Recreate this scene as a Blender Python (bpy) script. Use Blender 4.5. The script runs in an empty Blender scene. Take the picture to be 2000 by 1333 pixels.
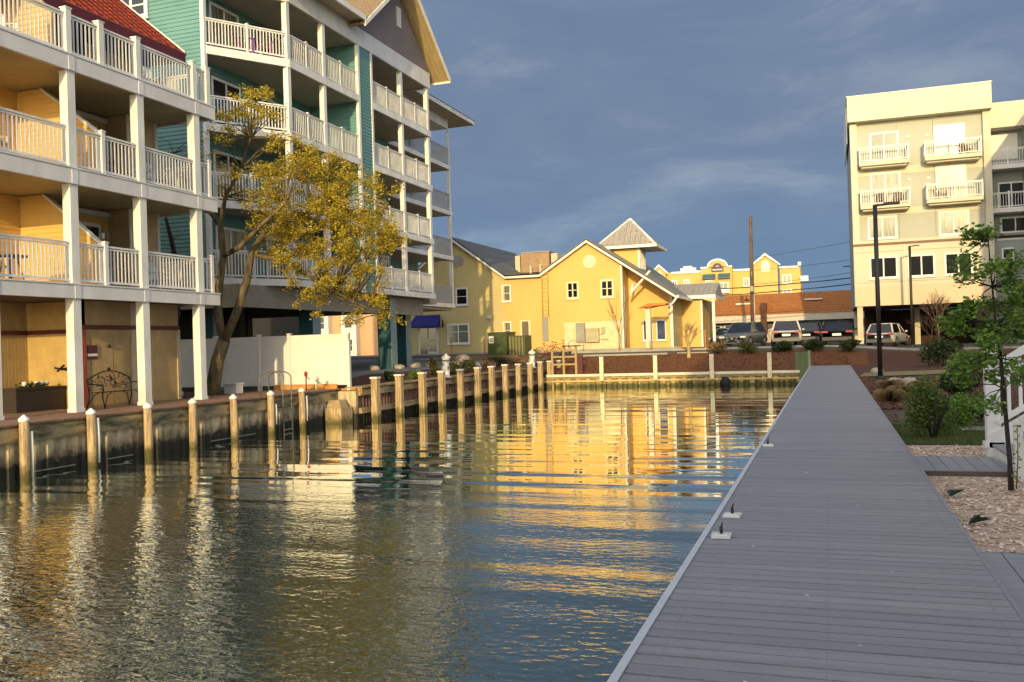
import bpy, math, random
import numpy as np
from mathutils import Vector, Matrix
random.seed(7)
rnd = random.random
def uni(a, b): return a + (b - a) * random.random()
sc = bpy.context.scene
col = sc.collection

# ------------------------------------------------------------ camera
FPX, CX, CY = 1780.0, 1000.0, 666.5
YAW, PITCH, ROLL = math.radians(19.2056), math.radians(0.2429), math.radians(1.76)
CAM = np.array([0.0, 0.0, 2.6])
_fw = np.array([-math.sin(YAW) * math.cos(PITCH), math.cos(YAW) * math.cos(PITCH), math.sin(PITCH)])
_rt0 = np.array([math.cos(YAW), math.sin(YAW), 0.0])
_up0 = np.cross(_rt0, _fw)
_rt = math.cos(ROLL) * _rt0 - math.sin(ROLL) * _up0
_up = math.sin(ROLL) * _rt0 + math.cos(ROLL) * _up0
cd = bpy.data.cameras.new('camera')
cam = bpy.data.objects.new('camera', cd); col.objects.link(cam)
cam.matrix_world = Matrix(((_rt[0], _up[0], -_fw[0], 0), (_rt[1], _up[1], -_fw[1], 0), (_rt[2], _up[2], -_fw[2], 2.6), (0, 0, 0, 1)))
cd.sensor_width = 36.0; cd.lens = FPX / 2000 * 36; cd.clip_end = 3000; cd.clip_start = 0.05
sc.camera = cam
def _ray(x, y): return (x - CX) * _rt - (y - CY) * _up + FPX * _fw
def atz(x, y, z): d = _ray(x, y); return tuple(CAM + d * (z - CAM[2]) / d[2])
def aty(x, y, Y): d = _ray(x, y); return tuple(CAM + d * Y / d[1])
def atx(x, y, X): d = _ray(x, y); return tuple(CAM + d * X / d[0])

# ------------------------------------------------------------ sky, sun, exposure
AZ, EL = math.radians(9.5), math.radians(12.5)
sdir = Vector((math.sin(AZ) * math.cos(EL), -math.cos(AZ) * math.cos(EL), math.sin(EL)))
w = bpy.data.worlds.new('World'); sc.world = w; w.use_nodes = True
nt = w.node_tree; N = nt.nodes; L = nt.links; N.clear()
out = N.new('ShaderNodeOutputWorld'); bg = N.new('ShaderNodeBackground'); L.new(bg.outputs[0], out.inputs[0])
sky = N.new('ShaderNodeTexSky'); sky.sky_type = 'NISHITA'; sky.sun_disc = False
sky.sun_elevation = EL; sky.sun_rotation = math.pi - AZ; sky.air_density = 1.0; sky.dust_density = 1.5
geo = N.new('ShaderNodeTexCoord')
mp = N.new('ShaderNodeMapping'); mp.inputs['Scale'].default_value = (1.6, 1.6, 5.2); mp.inputs['Location'].default_value = (3.1, 1.7, .4)
L.new(geo.outputs['Generated'], mp.inputs[0])
n1 = N.new('ShaderNodeTexNoise'); n1.inputs['Scale'].default_value = 2.3; n1.inputs['Detail'].default_value = 8; n1.inputs['Roughness'].default_value = .62; n1.inputs['Distortion'].default_value = .5
L.new(mp.outputs[0], n1.inputs[0])
cr = N.new('ShaderNodeValToRGB'); L.new(n1.outputs[0], cr.inputs[0])
cr.color_ramp.elements[0].position = .36; cr.color_ramp.elements[0].color = (.86, 1.24, 1.92, 1)
e = cr.color_ramp.elements.new(.52); e.color = (.98, 1.34, 2.02, 1)
cr.color_ramp.elements[-1].position = .70; cr.color_ramp.elements[-1].color = (1.5, 1.82, 2.35, 1)
# cloud deck covers the side away from the sun, thinning toward the sun
sp = N.new('ShaderNodeSeparateXYZ'); L.new(geo.outputs['Generated'], sp.inputs[0])
mr = N.new('ShaderNodeMapRange'); mr.inputs['From Min'].default_value = -.45; mr.inputs['From Max'].default_value = .35; L.new(sp.outputs['Y'], mr.inputs['Value'])
mx = N.new('ShaderNodeMix'); mx.data_type = 'RGBA'
hz = N.new('ShaderNodeMix'); hz.data_type = 'RGBA'; hz.blend_type = 'ADD'; hz.inputs['Factor'].default_value = 1; hz.inputs[7].default_value = (5.0, 4.55, 4.2, 1)   # bright morning haze round the sun
L.new(sky.outputs[0], hz.inputs[6]); L.new(mr.outputs[0], mx.inputs['Factor']); L.new(hz.outputs[2], mx.inputs[6]); L.new(cr.outputs[0], mx.inputs[7])
# bluer near the horizon
mz = N.new('ShaderNodeMapRange'); mz.inputs['From Min'].default_value = .0; mz.inputs['From Max'].default_value = .22; L.new(sp.outputs['Z'], mz.inputs['Value'])
tint = N.new('ShaderNodeMix'); tint.data_type = 'RGBA'; tint.inputs[6].default_value = (1.0, 1.2, 1.2, 1); tint.inputs[7].default_value = (1, 1, 1, 1); L.new(mz.outputs[0], tint.inputs['Factor'])
mul = N.new('ShaderNodeMix'); mul.data_type = 'RGBA'; mul.blend_type = 'MULTIPLY'; mul.inputs['Factor'].default_value = 1
L.new(mx.outputs[2], mul.inputs[6]); L.new(tint.outputs[2], mul.inputs[7])
L.new(mul.outputs[2], bg.inputs['Color']); bg.inputs['Strength'].default_value = 0.15
sl = bpy.data.lights.new('sun', 'SUN'); sl.energy = 3.1; sl.angle = math.radians(.5); sl.color = (1, .75, .34)
so = bpy.data.objects.new('sun', sl); col.objects.link(so); so.rotation_euler = sdir.to_track_quat('Z', 'Y').to_euler()
sc.view_settings.view_transform = 'Standard'; sc.view_settings.look = 'None'; sc.view_settings.exposure = .3; sc.view_settings.gamma = 1

# ------------------------------------------------------------ materials
MATS = {}
def mat(name, c, rough=.6, var=.12, scale=3.0, bump=0.0, bscale=40.0, metal=0.0, spec=.5, stretch=(1, 1, 1), c2=None, thr=(.35, .65), trans=0.0):
    if name in MATS: return MATS[name]
    m = bpy.data.materials.new(name); m.use_nodes = True; t = m.node_tree; b = t.nodes['Principled BSDF']
    b.inputs['Roughness'].default_value = rough; b.inputs['Metallic'].default_value = metal; b.inputs['Specular IOR Level'].default_value = spec
    g = t.nodes.new('ShaderNodeNewGeometry'); mp = t.nodes.new('ShaderNodeMapping'); mp.inputs['Scale'].default_value = stretch
    t.links.new(g.outputs['Position'], mp.inputs[0])
    n = t.nodes.new('ShaderNodeTexNoise'); n.inputs['Scale'].default_value = scale; n.inputs['Detail'].default_value = 6; n.inputs['Roughness'].default_value = .6
    t.links.new(mp.outputs[0], n.inputs[0])
    r = t.nodes.new('ShaderNodeValToRGB'); r.color_ramp.elements[0].position = thr[0]; r.color_ramp.elements[1].position = thr[1]
    if c2 is None: a = tuple(x * (1 - var) for x in c); d = tuple(min(1, x * (1 + var * .6)) for x in c)
    else: a, d = c, c2
    r.color_ramp.elements[0].color = (*a, 1); r.color_ramp.elements[1].color = (*d, 1)
    t.links.new(n.outputs[0], r.inputs[0]); t.links.new(r.outputs[0], b.inputs['Base Color'])
    if bump:
        n2 = t.nodes.new('ShaderNodeTexNoise'); n2.inputs['Scale'].default_value = bscale; n2.inputs['Detail'].default_value = 4
        t.links.new(mp.outputs[0], n2.inputs[0])
        bm = t.nodes.new('ShaderNodeBump'); bm.inputs['Strength'].default_value = bump; bm.inputs['Distance'].default_value = .02
        t.links.new(n2.outputs[0], bm.inputs['Height']); t.links.new(bm.outputs[0], b.inputs['Normal'])
    if trans:
        b.inputs['Transmission Weight'].default_value = trans
    MATS[name] = m; return m
def band(name, c, axis, period, depth=.5, rough=.55, c2=None, gap=.1, var=.1):
    """boards or seams: bump grooves every `period` metres along an axis"""
    m = mat(name, c, rough, var, 2.5, c2=c2); t = m.node_tree; b = t.nodes['Principled BSDF']
    g = t.nodes.new('ShaderNodeNewGeometry'); s = t.nodes.new('ShaderNodeSeparateXYZ'); t.links.new(g.outputs['Position'], s.inputs[0])
    d = t.nodes.new('ShaderNodeMath'); d.operation = 'DIVIDE'; d.inputs[1].default_value = period; t.links.new(s.outputs[axis], d.inputs[0])
    f = t.nodes.new('ShaderNodeMath'); f.operation = 'FRACT'; t.links.new(d.outputs[0], f.inputs[0])
    p = t.nodes.new('ShaderNodeMath'); p.operation = 'PINGPONG'; p.inputs[1].default_value = .5; t.links.new(f.outputs[0], p.inputs[0])
    q = t.nodes.new('ShaderNodeMath'); q.operation = 'DIVIDE'; q.inputs[1].default_value = gap; q.use_clamp = True; t.links.new(p.outputs[0], q.inputs[0])
    bm = t.nodes.new('ShaderNodeBump'); bm.inputs['Strength'].default_value = depth; bm.inputs['Distance'].default_value = .03
    t.links.new(q.outputs[0], bm.inputs['Height']); t.links.new(bm.outputs[0], b.inputs['Normal'])
    return m
WHITE = mat('white_vinyl', (.74, .73, .70), .45, .13, 1.8, stretch=(1, 1, .5))
WHITE2 = mat('white_paint', (.70, .69, .66), .5, .08, 2)
BEAM = mat('white_fascia', (.68, .67, .67), .5, .12, 1.4, stretch=(1, 1, .4))
YEL = mat('yellow_siding', (.66, .42, .13), .6, .07, .8)
YELF = mat('yellow_facade', (.70, .45, .135), .65, .06, .5)
YELS = mat('pale_yellow_siding', (.55, .45, .20), .65, .06, .5)
TAN = band('tan_beadboard', (.42, .29, .135), 'Y', .12, .5, var=.14)
TANX = band('tan_beadboard_side', (.47, .32, .12), 'X', .12, .5, var=.14)
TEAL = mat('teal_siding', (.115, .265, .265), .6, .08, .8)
TEALD = mat('shade_teal_pier', (.015, .075, .085), .6, .15, 1)  # teal darkened so the colour carries the shade on the piers
GREY = mat('grey_siding', (.235, .20, .21), .6, .08, .8)
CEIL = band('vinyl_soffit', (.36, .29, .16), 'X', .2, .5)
CEIL2 = mat('balcony_ceiling', (.38, .34, .27), .7, .08, 1)
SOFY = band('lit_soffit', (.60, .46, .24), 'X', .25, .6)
REDR = mat('red_metal_roof', (.26, .032, .009), .6, .25, 3, .5, 14)
MAROON = mat('maroon_fascia', (.10, .012, .016), .5, .15, 2)
SHING = mat('brown_shingle', (.16, .11, .06), .9, .35, 9, .8, 25, c2=(.30, .22, .13))
GLASS = mat('dark_glass', (.012, .014, .017), .06, .2, 1, spec=.9)
GLASSB = mat('blue_glass', (.03, .05, .14), .08, .2, 1, spec=.9)
CURT = mat('curtained_glass', (.07, .075, .06), .10, .3, 3.2, c2=(.26, .24, .17), thr=(.42, .58), stretch=(3.5, 3.5, .25), spec=.8)
GLASSG = mat('grey_shaded_glass', (.16, .17, .13), .1, .2, 2, spec=.7)
DOORB = mat('brown_door', (.16, .11, .07), .5, .15, 2)
GREYM = mat('grey_metal', (.30, .29, .25), .5, .1, 2)
METROOF = band('standing_seam_roof', (.36, .33, .28), 'X', .4, .9, .45)
ASHING = mat('grey_shingle', (.125, .135, .14), .9, .3, 6, .6, 25)
GROOF = band('grey_ribbed_roof', (.23, .22, .18), 'Y', .45, .9, .5)
def wood(name, c, c2, st=(8, 8, .7)): return mat(name, c, .85, .3, 2.2, .6, 9, stretch=st, c2=c2)
PILE = wood('piling_wood', (.24, .16, .08), (.58, .43, .24))
def addwet(m, z0, z1, dark=(.035, .04, .018)):
    """algae and wet stain that stays on the piece below the tide line"""
    t = m.node_tree; b = t.nodes['Principled BSDF']; src = b.inputs['Base Color'].links[0].from_socket
    g = t.nodes.new('ShaderNodeNewGeometry'); s = t.nodes.new('ShaderNodeSeparateXYZ'); t.links.new(g.outputs['Position'], s.inputs[0])
    n = t.nodes.new('ShaderNodeTexNoise'); n.inputs['Scale'].default_value = 5; n.inputs['Detail'].default_value = 4; t.links.new(g.outputs['Position'], n.inputs[0])
    a = t.nodes.new('ShaderNodeMath'); a.operation = 'MULTIPLY_ADD'; a.inputs[1].default_value = .5; t.links.new(n.outputs[0], a.inputs[0]); t.links.new(s.outputs['Z'], a.inputs[2])
    r = t.nodes.new('ShaderNodeMapRange'); r.inputs['From Min'].default_value = z0 + .25; r.inputs['From Max'].default_value = z1 + .25; t.links.new(a.outputs[0], r.inputs['Value'])
    x = t.nodes.new('ShaderNodeMix'); x.data_type = 'RGBA'; x.inputs[6].default_value = (*dark, 1)
    t.links.new(r.outputs[0], x.inputs['Factor']); t.links.new(src, x.inputs[7]); t.links.new(x.outputs[2], b.inputs['Base Color'])
    return m
addwet(PILE, .08, .34, (.10, .085, .025))
WALER = mat('mossy_waler', (.05, .06, .03), .85, .3, 3, .5, 12, stretch=(1, .4, 2), c2=(.34, .25, .13), thr=(.36, .58))
VINYLW = addwet(mat('stained_sheet_pile', (.30, .24, .14), .7, .3, 4, .4, 12, stretch=(1, 1, .25), c2=(.66, .54, .34)), .25, .62, (.018, .018, .011))
SHEETY = addwet(mat('tan_sheet_pile', (.42, .30, .11), .7, .25, 3, .3, 12, stretch=(1, 1, .4), c2=(.62, .47, .2)), .12, .28, (.07, .07, .02))
TIMB = addwet(mat('dark_timber_sheeting', (.07, .03, .022), .85, .3, 4, .5, 12, stretch=(3, 3, .4), c2=(.30, .17, .12)), .15, .4, (.02, .018, .01))
TIMBL = mat('weathered_timber', (.24, .17, .09), .85, .3, 3, .5, 14, stretch=(1, .5, 3), c2=(.45, .33, .18))
ORANGEW = mat('fresh_timber', (.50, .24, .06), .7, .2, 3, .3, 14)
CAPR = mat('boardwalk_boards', (.16, .085, .055), .8, .25, 4, .4, 20, stretch=(1, 3, 1), c2=(.30, .18, .12))
BARK = mat('tree_bark', (.04, .032, .016), .9, .3, 5, 1, 22, stretch=(1, 1, .4), c2=(.17, .125, .06))
BARKD = mat('dark_bark', (.03, .02, .014), .9, .3, 6, .8, 25)
BARKR = mat('reddish_twigs', (.20, .12, .07), .9, .3, 6)
BARKY = mat('pale_bark', (.42, .32, .15), .9, .3, 6, .5, 20)
def leafmat(name, a, b2, tr=.35):
    m = bpy.data.materials.new(name); m.use_nodes = True; t = m.node_tree; b = t.nodes['Principled BSDF']; b.inputs['Roughness'].default_value = .55
    g = t.nodes.new('ShaderNodeNewGeometry'); r = t.nodes.new('ShaderNodeValToRGB'); r.color_ramp.elements[0].color = (*a, 1); r.color_ramp.elements[1].color = (*b2, 1)
    t.links.new(g.outputs['Random Per Island'], r.inputs[0]); t.links.new(r.outputs[0], b.inputs['Base Color'])
    tr_ = t.nodes.new('ShaderNodeBsdfTranslucent'); t.links.new(r.outputs[0], tr_.inputs[0])
    mxs = t.nodes.new('ShaderNodeMixShader'); mxs.inputs[0].default_value = tr
    t.links.new(b.outputs[0], mxs.inputs[1]); t.links.new(tr_.outputs[0], mxs.inputs[2]); t.links.new(mxs.outputs[0], t.nodes['Material Output'].inputs[0])
    return m
LEAFY = leafmat('spring_leaves', (.26, .20, .014), (.74, .58, .055), .45)
LEAFG = leafmat('green_leaves', (.06, .14, .016), (.26, .40, .06))
LEAFB = leafmat('bush_leaves', (.035, .075, .01), (.17, .23, .04))
LEAFD = leafmat('dark_leaves', (.02, .04, .008), (.07, .11, .02))
LEAFO = leafmat('olive_leaves', (.07, .08, .015), (.20, .20, .05))
LEAFT = leafmat('tan_grass', (.20, .13, .06), (.42, .29, .14))
LEAFL = leafmat('lawn_blades', (.05, .09, .012), (.16, .21, .04))
def deckmat():
    m = mat('composite_deck', (.275, .275, .29), .5, .12, 2.6, .35, 90, stretch=(.25, 5, 1)); t = m.node_tree; b = t.nodes['Principled BSDF']; src = b.inputs['Base Color'].links[0].from_socket
    g = t.nodes.new('ShaderNodeNewGeometry'); r = t.nodes.new('ShaderNodeValToRGB'); r.color_ramp.elements[0].color = (.90, .90, .92, 1); r.color_ramp.elements[1].color = (1.05, 1.04, 1.03, 1)
    t.links.new(g.outputs['Random Per Island'], r.inputs[0])
    x = t.nodes.new('ShaderNodeMix'); x.data_type = 'RGBA'; x.blend_type = 'MULTIPLY'; x.inputs['Factor'].default_value = 1
    t.links.new(src, x.inputs[6]); t.links.new(r.outputs[0], x.inputs[7]); t.links.new(x.outputs[2], b.inputs['Base Color']); return m
DECK = deckmat()
DECKE = mat('deck_edge', (.56, .58, .60), .5, .08, 3)
ASPH = mat('asphalt', (.04, .04, .045), .9, .3, 8, .5, 60)
CONC = mat('concrete', (.36, .34, .30), .85, .15, 2, .3, 40)
CONCG = mat('garage_floor', (.17, .175, .18), .85, .15, 1, .2, 40)
MULCH = mat('mulch', (.045, .016, .009), 1, .5, 14, 1, 30, c2=(.15, .055, .025))
MULCHO = mat('bark_mulch', (.085, .028, .008), 1, .5, 12, 1, 30, c2=(.25, .09, .022))
SOIL = mat('soil', (.10, .085, .05), 1, .4, 5, .6, 25)
GRAVB = mat('gravel_bed', (.34, .23, .15), 1, .4, 45, 1, 60, c2=(.74, .58, .44))
ROCK = mat('boulder_stone', (.28, .22, .16), .9, .3, 6, .8, 15, c2=(.50, .42, .33))
BLACKM = mat('black_metal', (.012, .012, .013), .45, .2, 3)
POLEB = mat('dark_bronze_pole', (.02, .016, .015), .45, .2, 2)
POLEW = mat('utility_pole_wood', (.13, .08, .05), .9, .25, 4, .5, 20)
REDP = mat('red_paint', (.35, .03, .02), .5, .2, 3)
ORNG = mat('orange_canvas', (.75, .16, .02), .6, .15, 2)
BLUEA = mat('blue_awning_canvas', (.003, .006, .17), .6, .1, 2)
GREENT = mat('green_transformer_paint', (.045, .07, .018), .5, .25, 2)
GREENV = mat('green_vinyl', (.16, .20, .10), .5, .12, 2, stretch=(1, 8, 1))
BRN = mat('brown_shingle_roof', (.24, .085, .022), .9, .25, 3, .5, 12, stretch=(1, 1, 4), c2=(.38, .15, .04))
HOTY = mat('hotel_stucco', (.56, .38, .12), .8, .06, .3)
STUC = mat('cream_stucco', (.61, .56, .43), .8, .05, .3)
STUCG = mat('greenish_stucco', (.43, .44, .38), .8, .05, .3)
STUCB = mat('shade_grey_stucco', (.30, .33, .32), .8, .06, .4)  # stucco greyed to carry the shade of faces turned from the sun
PINK = mat('peach_siding', (.60, .36, .20), .8, .1, .5)
STEEL = mat('galvanised_steel', (.42, .43, .42), .35, .15, 5, metal=.7)
ACM = mat('air_unit_casing', (.34, .22, .13), .6, .15, 2)
RUB = mat('tyre_rubber', (.012, .012, .012), .85, .2, 10)
DARKI = mat('shade_black', (.012, .011, .010), .8, .2, 2)  # near-black stands in for deep shade in the garage and under soffits

def water_mat():
    m = bpy.data.materials.new('canal_water'); m.use_nodes = True; t = m.node_tree; b = t.nodes['Principled BSDF']
    b.inputs['Base Color'].default_value = (.016, .026, .017, 1); b.inputs['Roughness'].default_value = .035; b.inputs['IOR'].default_value = 1.33; b.inputs['Specular IOR Level'].default_value = .85
    g = t.nodes.new('ShaderNodeNewGeometry')
    def noise(sx, sy, sc_, det, dist=0, rot=0):
        mp = t.nodes.new('ShaderNodeMapping'); mp.inputs['Scale'].default_value = (sx, sy, 1); mp.inputs['Rotation'].default_value = (0, 0, rot)
        t.links.new(g.outputs['Position'], mp.inputs[0]); n = t.nodes.new('ShaderNodeTexNoise'); n.inputs['Scale'].default_value = sc_; n.inputs['Detail'].default_value = det; n.inputs['Distortion'].default_value = dist
        t.links.new(mp.outputs[0], n.inputs[0]); return n.outputs[0]
    def mth(op, a, b_, clamp=False):
        x = t.nodes.new('ShaderNodeMath'); x.operation = op; x.use_clamp = clamp
        for i, q in enumerate((a, b_)):
            if isinstance(q, (int, float)): x.inputs[i].default_value = q
            else: t.links.new(q, x.inputs[i])
        return x.outputs[0]
    big = noise(.05, .75, 1.0, 1, .35, .06)       # long low swells lying across the canal
    mid = noise(.45, 2.2, 1.0, 1, .4, -.08)
    fine = noise(1.1, 2.0, 5.2, 2, .3, .25)
    sp = t.nodes.new('ShaderNodeSeparateXYZ'); t.links.new(g.outputs['Position'], sp.inputs[0])
    patch = noise(.12, .12, 1.0, 2)
    near = t.nodes.new('ShaderNodeMapRange'); near.inputs['From Min'].default_value = 16; near.inputs['From Max'].default_value = 8; near.inputs['To Min'].default_value = .03; near.inputs['To Max'].default_value = 1
    yy = mth('ADD', sp.outputs['Y'], mth('MULTIPLY', mth('SUBTRACT', patch, .5), 12)); t.links.new(yy, near.inputs['Value'])
    farf = t.nodes.new('ShaderNodeMapRange'); farf.inputs['From Min'].default_value = 11; farf.inputs['From Max'].default_value = 26; farf.inputs['To Min'].default_value = 1; farf.inputs['To Max'].default_value = .32; t.links.new(sp.outputs['Y'], farf.inputs['Value'])
    hgt = mth('ADD', mth('MULTIPLY', mth('MULTIPLY', big, .075), farf.outputs[0]), mth('ADD', mth('MULTIPLY', mid, .0075), mth('MULTIPLY', mth('MULTIPLY', fine, .0125), near.outputs[0])))
    bm = t.nodes.new('ShaderNodeBump'); bm.inputs['Strength'].default_value = 1.0; bm.inputs['Distance'].default_value = 1.0
    t.links.new(hgt, bm.inputs['Height'])
    gl = t.nodes.new('ShaderNodeBsdfGlossy'); gl.inputs['Roughness'].default_value = .006; gl.inputs['Color'].default_value = (.95, .97, .90, 1); t.links.new(bm.outputs[0], gl.inputs['Normal'])
    df = t.nodes.new('ShaderNodeBsdfDiffuse'); df.inputs['Color'].default_value = (.018, .042, .030, 1)
    fr = t.nodes.new('ShaderNodeFresnel'); fr.inputs['IOR'].default_value = 1.75; t.links.new(bm.outputs[0], fr.inputs['Normal'])
    fm = mth('MULTIPLY', fr.outputs[0], 1.6, True); ms = t.nodes.new('ShaderNodeMixShader'); t.links.new(fm, ms.inputs[0]); t.links.new(df.outputs[0], ms.inputs[1]); t.links.new(gl.outputs[0], ms.inputs[2]); t.links.new(ms.outputs[0], t.nodes['Material Output'].inputs[0])
    t.nodes.remove(b)
    return m
WATER = water_mat()

# ------------------------------------------------------------ mesh helpers
ORI = {}
def W(u, ww, z): return (u, ww, z)
def FY(Y0): return lambda u, ww, z: (u, Y0 - ww, z)          # facade facing -Y: u = X, w = outward
def FX(X0): return lambda u, ww, z: (X0 + ww, u, z)          # facade facing +X: u = Y, w = outward
class MB:
    def __init__(s, T=None): s.v = []; s.f = []; s.T = T or W; s.mi = []; s.cm = 0; s.sm = []
    def add(s, vs, fs, smooth=False):
        n = len(s.v); s.v += [s.T(*p) for p in vs]; s.f += [tuple(i + n for i in f) for f in fs]; s.mi += [s.cm] * len(fs); s.sm += [smooth] * len(fs); return s
    def box(s, x0, x1, y0, y1, z0, z1):
        return s.add([(x0, y0, z0), (x1, y0, z0), (x1, y1, z0), (x0, y1, z0), (x0, y0, z1), (x1, y0, z1), (x1, y1, z1), (x0, y1, z1)],
                     [(0, 3, 2, 1), (4, 5, 6, 7), (0, 1, 5, 4), (1, 2, 6, 5), (2, 3, 7, 6), (3, 0, 4, 7)])
    def poly(s, pts): return s.add(pts, [tuple(range(len(pts)))])
    def prism(s, pts, d):
        """solid from polygon pts (3d) extruded by vector d"""
        n = len(pts); q = [(p[0] + d[0], p[1] + d[1], p[2] + d[2]) for p in pts]
        return s.add(list(pts) + q, [tuple(range(n - 1, -1, -1)), tuple(range(n, 2 * n))] + [(i, (i + 1) % n, n + (i + 1) % n, n + i) for i in range(n)])
    def bar(s, p, q, wd, ht, up=(0, 0, 1)):
        p = Vector(p); q = Vector(q); d = (q - p).normalized(); u = Vector(up); a = d.cross(u)
        if a.length < 1e-4: a = d.cross(Vector((1, 0, 0)))
        a.normalize(); b = a.cross(d).normalized(); a *= wd / 2; b *= ht / 2
        vs = [tuple(x) for x in (p - a - b, p + a - b, p + a + b, p - a + b, q - a - b, q + a - b, q + a + b, q - a + b)]
        return s.add(vs, [(0, 1, 2, 3), (7, 6, 5, 4), (0, 4, 5, 1), (1, 5, 6, 2), (2, 6, 7, 3), (3, 7, 4, 0)])
    def tube(s, pts, rs, n=8, cap=True):
        pts = [Vector(p) for p in pts]
        if isinstance(rs, (int, float)): rs = [rs] * len(pts)
        vs = []; fs = []; ref = None
        for i, p in enumerate(pts):
            d = (pts[min(i + 1, len(pts) - 1)] - pts[max(i - 1, 0)])
            if d.length < 1e-6: d = Vector((0, 0, 1))
            d.normalize()
            if ref is None: ref = Vector((1, 0, 0)) if abs(d.x) < .8 else Vector((0, 1, 0))
            a = (ref - d * ref.dot(d)).normalized(); ref = a; b = d.cross(a)
            for k in range(n):
                t = 2 * math.pi * k / n; vs.append(tuple(p + (a * math.cos(t) + b * math.sin(t)) * rs[i]))
        for i in range(len(pts) - 1):
            for k in range(n): fs.append((i * n + k, i * n + (k + 1) % n, (i + 1) * n + (k + 1) % n, (i + 1) * n + k))
        if cap: fs.append(tuple(range(n - 1, -1, -1))); fs.append(tuple((len(pts) - 1) * n + k for k in range(n)))
        return s.add(vs, fs, True)
    def lathe(s, c, prof, n=12):
        vs = []; fs = []
        for (r, z) in prof:
            for k in range(n): t = 2 * math.pi * k / n; vs.append((c[0] + r * math.cos(t), c[1] + r * math.sin(t), c[2] + z))
        for i in range(len(prof) - 1):
            for k in range(n): fs.append((i * n + k, i * n + (k + 1) % n, (i + 1) * n + (k + 1) % n, (i + 1) * n + k))
        fs.append(tuple(range(n - 1, -1, -1))); fs.append(tuple((len(prof) - 1) * n + k for k in range(n)))
        return s.add(vs, fs, n > 8)
    def disc(s, c, r, n=20, th=.04):       # disc lying in the facade plane (u,z)
        pts = [(c[0] + r * math.cos(2 * math.pi * k / n), c[1], c[2] + r * math.sin(2 * math.pi * k / n)) for k in range(n)]
        return s.prism(pts, (0, th, 0))
    def blob(s, c, r, n=7, m=5, jit=.18, sq=1.0):
        vs = []; fs = []
        for i in range(m + 1):
            ph = math.pi * i / m
            for k in range(n):
                t = 2 * math.pi * k / n; j = 1 + uni(-jit, jit); vs.append((c[0] + r * j * math.sin(ph) * math.cos(t), c[1] + r * j * math.sin(ph) * math.sin(t), c[2] + r * sq * j * math.cos(ph)))
        for i in range(m):
            for k in range(n): fs.append((i * n + k, (i + 1) * n + k, (i + 1) * n + (k + 1) % n, i * n + (k + 1) % n))
        return s.add(vs, fs, True)
    def build(s, name, m, parent=None, **tags):
        o0 = ORI.get(parent.name, (0, 0, 0)) if parent else (0, 0, 0)
        me = bpy.data.meshes.new(name); vs = [(a - o0[0], b - o0[1], c - o0[2]) for a, b, c in s.v] if any(o0) else s.v
        me.from_pydata(vs, [], s.f)
        for mm in (m if isinstance(m, (list, tuple)) else [m]): me.materials.append(mm)
        me.polygons.foreach_set('material_index', s.mi); me.polygons.foreach_set('use_smooth', s.sm); me.update()
        o = bpy.data.objects.new(name, me); col.objects.link(o)
        if parent: o.parent = parent; ORI[o.name] = o0
        for k, v in tags.items(): o[k] = v
        return o
def thing(name, label, cat, loc=(0, 0, 0), group=None, rz=0):
    o = bpy.data.objects.new(name, None); col.objects.link(o); o.location = loc; o.rotation_euler = (0, 0, rz); o.empty_display_size = .2
    ORI[o.name] = tuple(loc); o['label'] = label; o['category'] = cat
    if group: o['group'] = group
    return o
def proto(name, label, cat, group=None):
    o = thing(name, label, cat, (0, 0, 0), group); return o
def copy_thing(root, loc, label, rz=None, scale=None):
    r = root.copy(); col.objects.link(r); r.location = loc; r['label'] = label
    if rz is not None: r.rotation_euler = (0, 0, rz)
    if scale: r.scale = scale
    for ch in list(root.children):
        c = ch.copy(); col.objects.link(c); c.parent = r
        for g in ch.children:
            d = g.copy(); col.objects.link(d); d.parent = c
    return r
def tag(o, label=None, cat=None, group=None, kind=None):
    for k, v in (('label', label), ('category', cat), ('group', group), ('kind', kind)):
        if v: o[k] = v
    return o
def siding(mb, u0, u1, z0, z1, wd=0.0, step=.13, out=.022, clip=None):
    """real lap siding: a saw-tooth of boards; clip(z)->(u0,u1)"""
    z = z0
    while z < z1 - 1e-4:
        t = min(z + step, z1); a0, a1 = clip(z) if clip else (u0, u1); b0, b1 = clip(t) if clip else (u0, u1)
        if a1 - a0 > .01:
            mb.add([(a0, wd + out, z), (a1, wd + out, z), (b1, wd, t), (b0, wd, t), (a0, wd, z), (a1, wd, z)], [(0, 1, 2, 3), (4, 5, 1, 0)])
        z = t
def window(parent, T, u0, u1, z0, z1, wd=.03, fr=.09, glass=None, mull=1, rails=(), name='window', sill=True, fm=None, proud=.05):
    f = MB(T); fm = fm or WHITE
    f.box(u0, u1, wd, wd + proud, z1 - fr, z1); f.box(u0, u1, wd, wd + proud, z0, z0 + fr); f.box(u0, u0 + fr, wd, wd + proud, z0 + fr, z1 - fr); f.box(u1 - fr, u1, wd, wd + proud, z0 + fr, z1 - fr)
    iw = (u1 - u0 - 2 * fr)
    for k in range(1, mull):
        c = u0 + fr + iw * k / mull; f.box(c - fr * .35, c + fr * .35, wd, wd + proud * .8, z0 + fr, z1 - fr)
    for r in rails:
        zz = z0 + fr + (z1 - z0 - 2 * fr) * r; f.box(u0 + fr, u1 - fr, wd, wd + proud * .6, zz - fr * .2, zz + fr * .2)
    if sill: f.box(u0 - .05, u1 + .05, wd, wd + proud + .05, z0 - .06, z0)
    o = f.build(name, fm, parent)
    g = MB(T); g.box(u0 + fr * .5, u1 - fr * .5, wd - .02, wd + proud * .3, z0 + fr * .5, z1 - fr * .5); g.build('pane', glass or GLASS, o)
    return o
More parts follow.
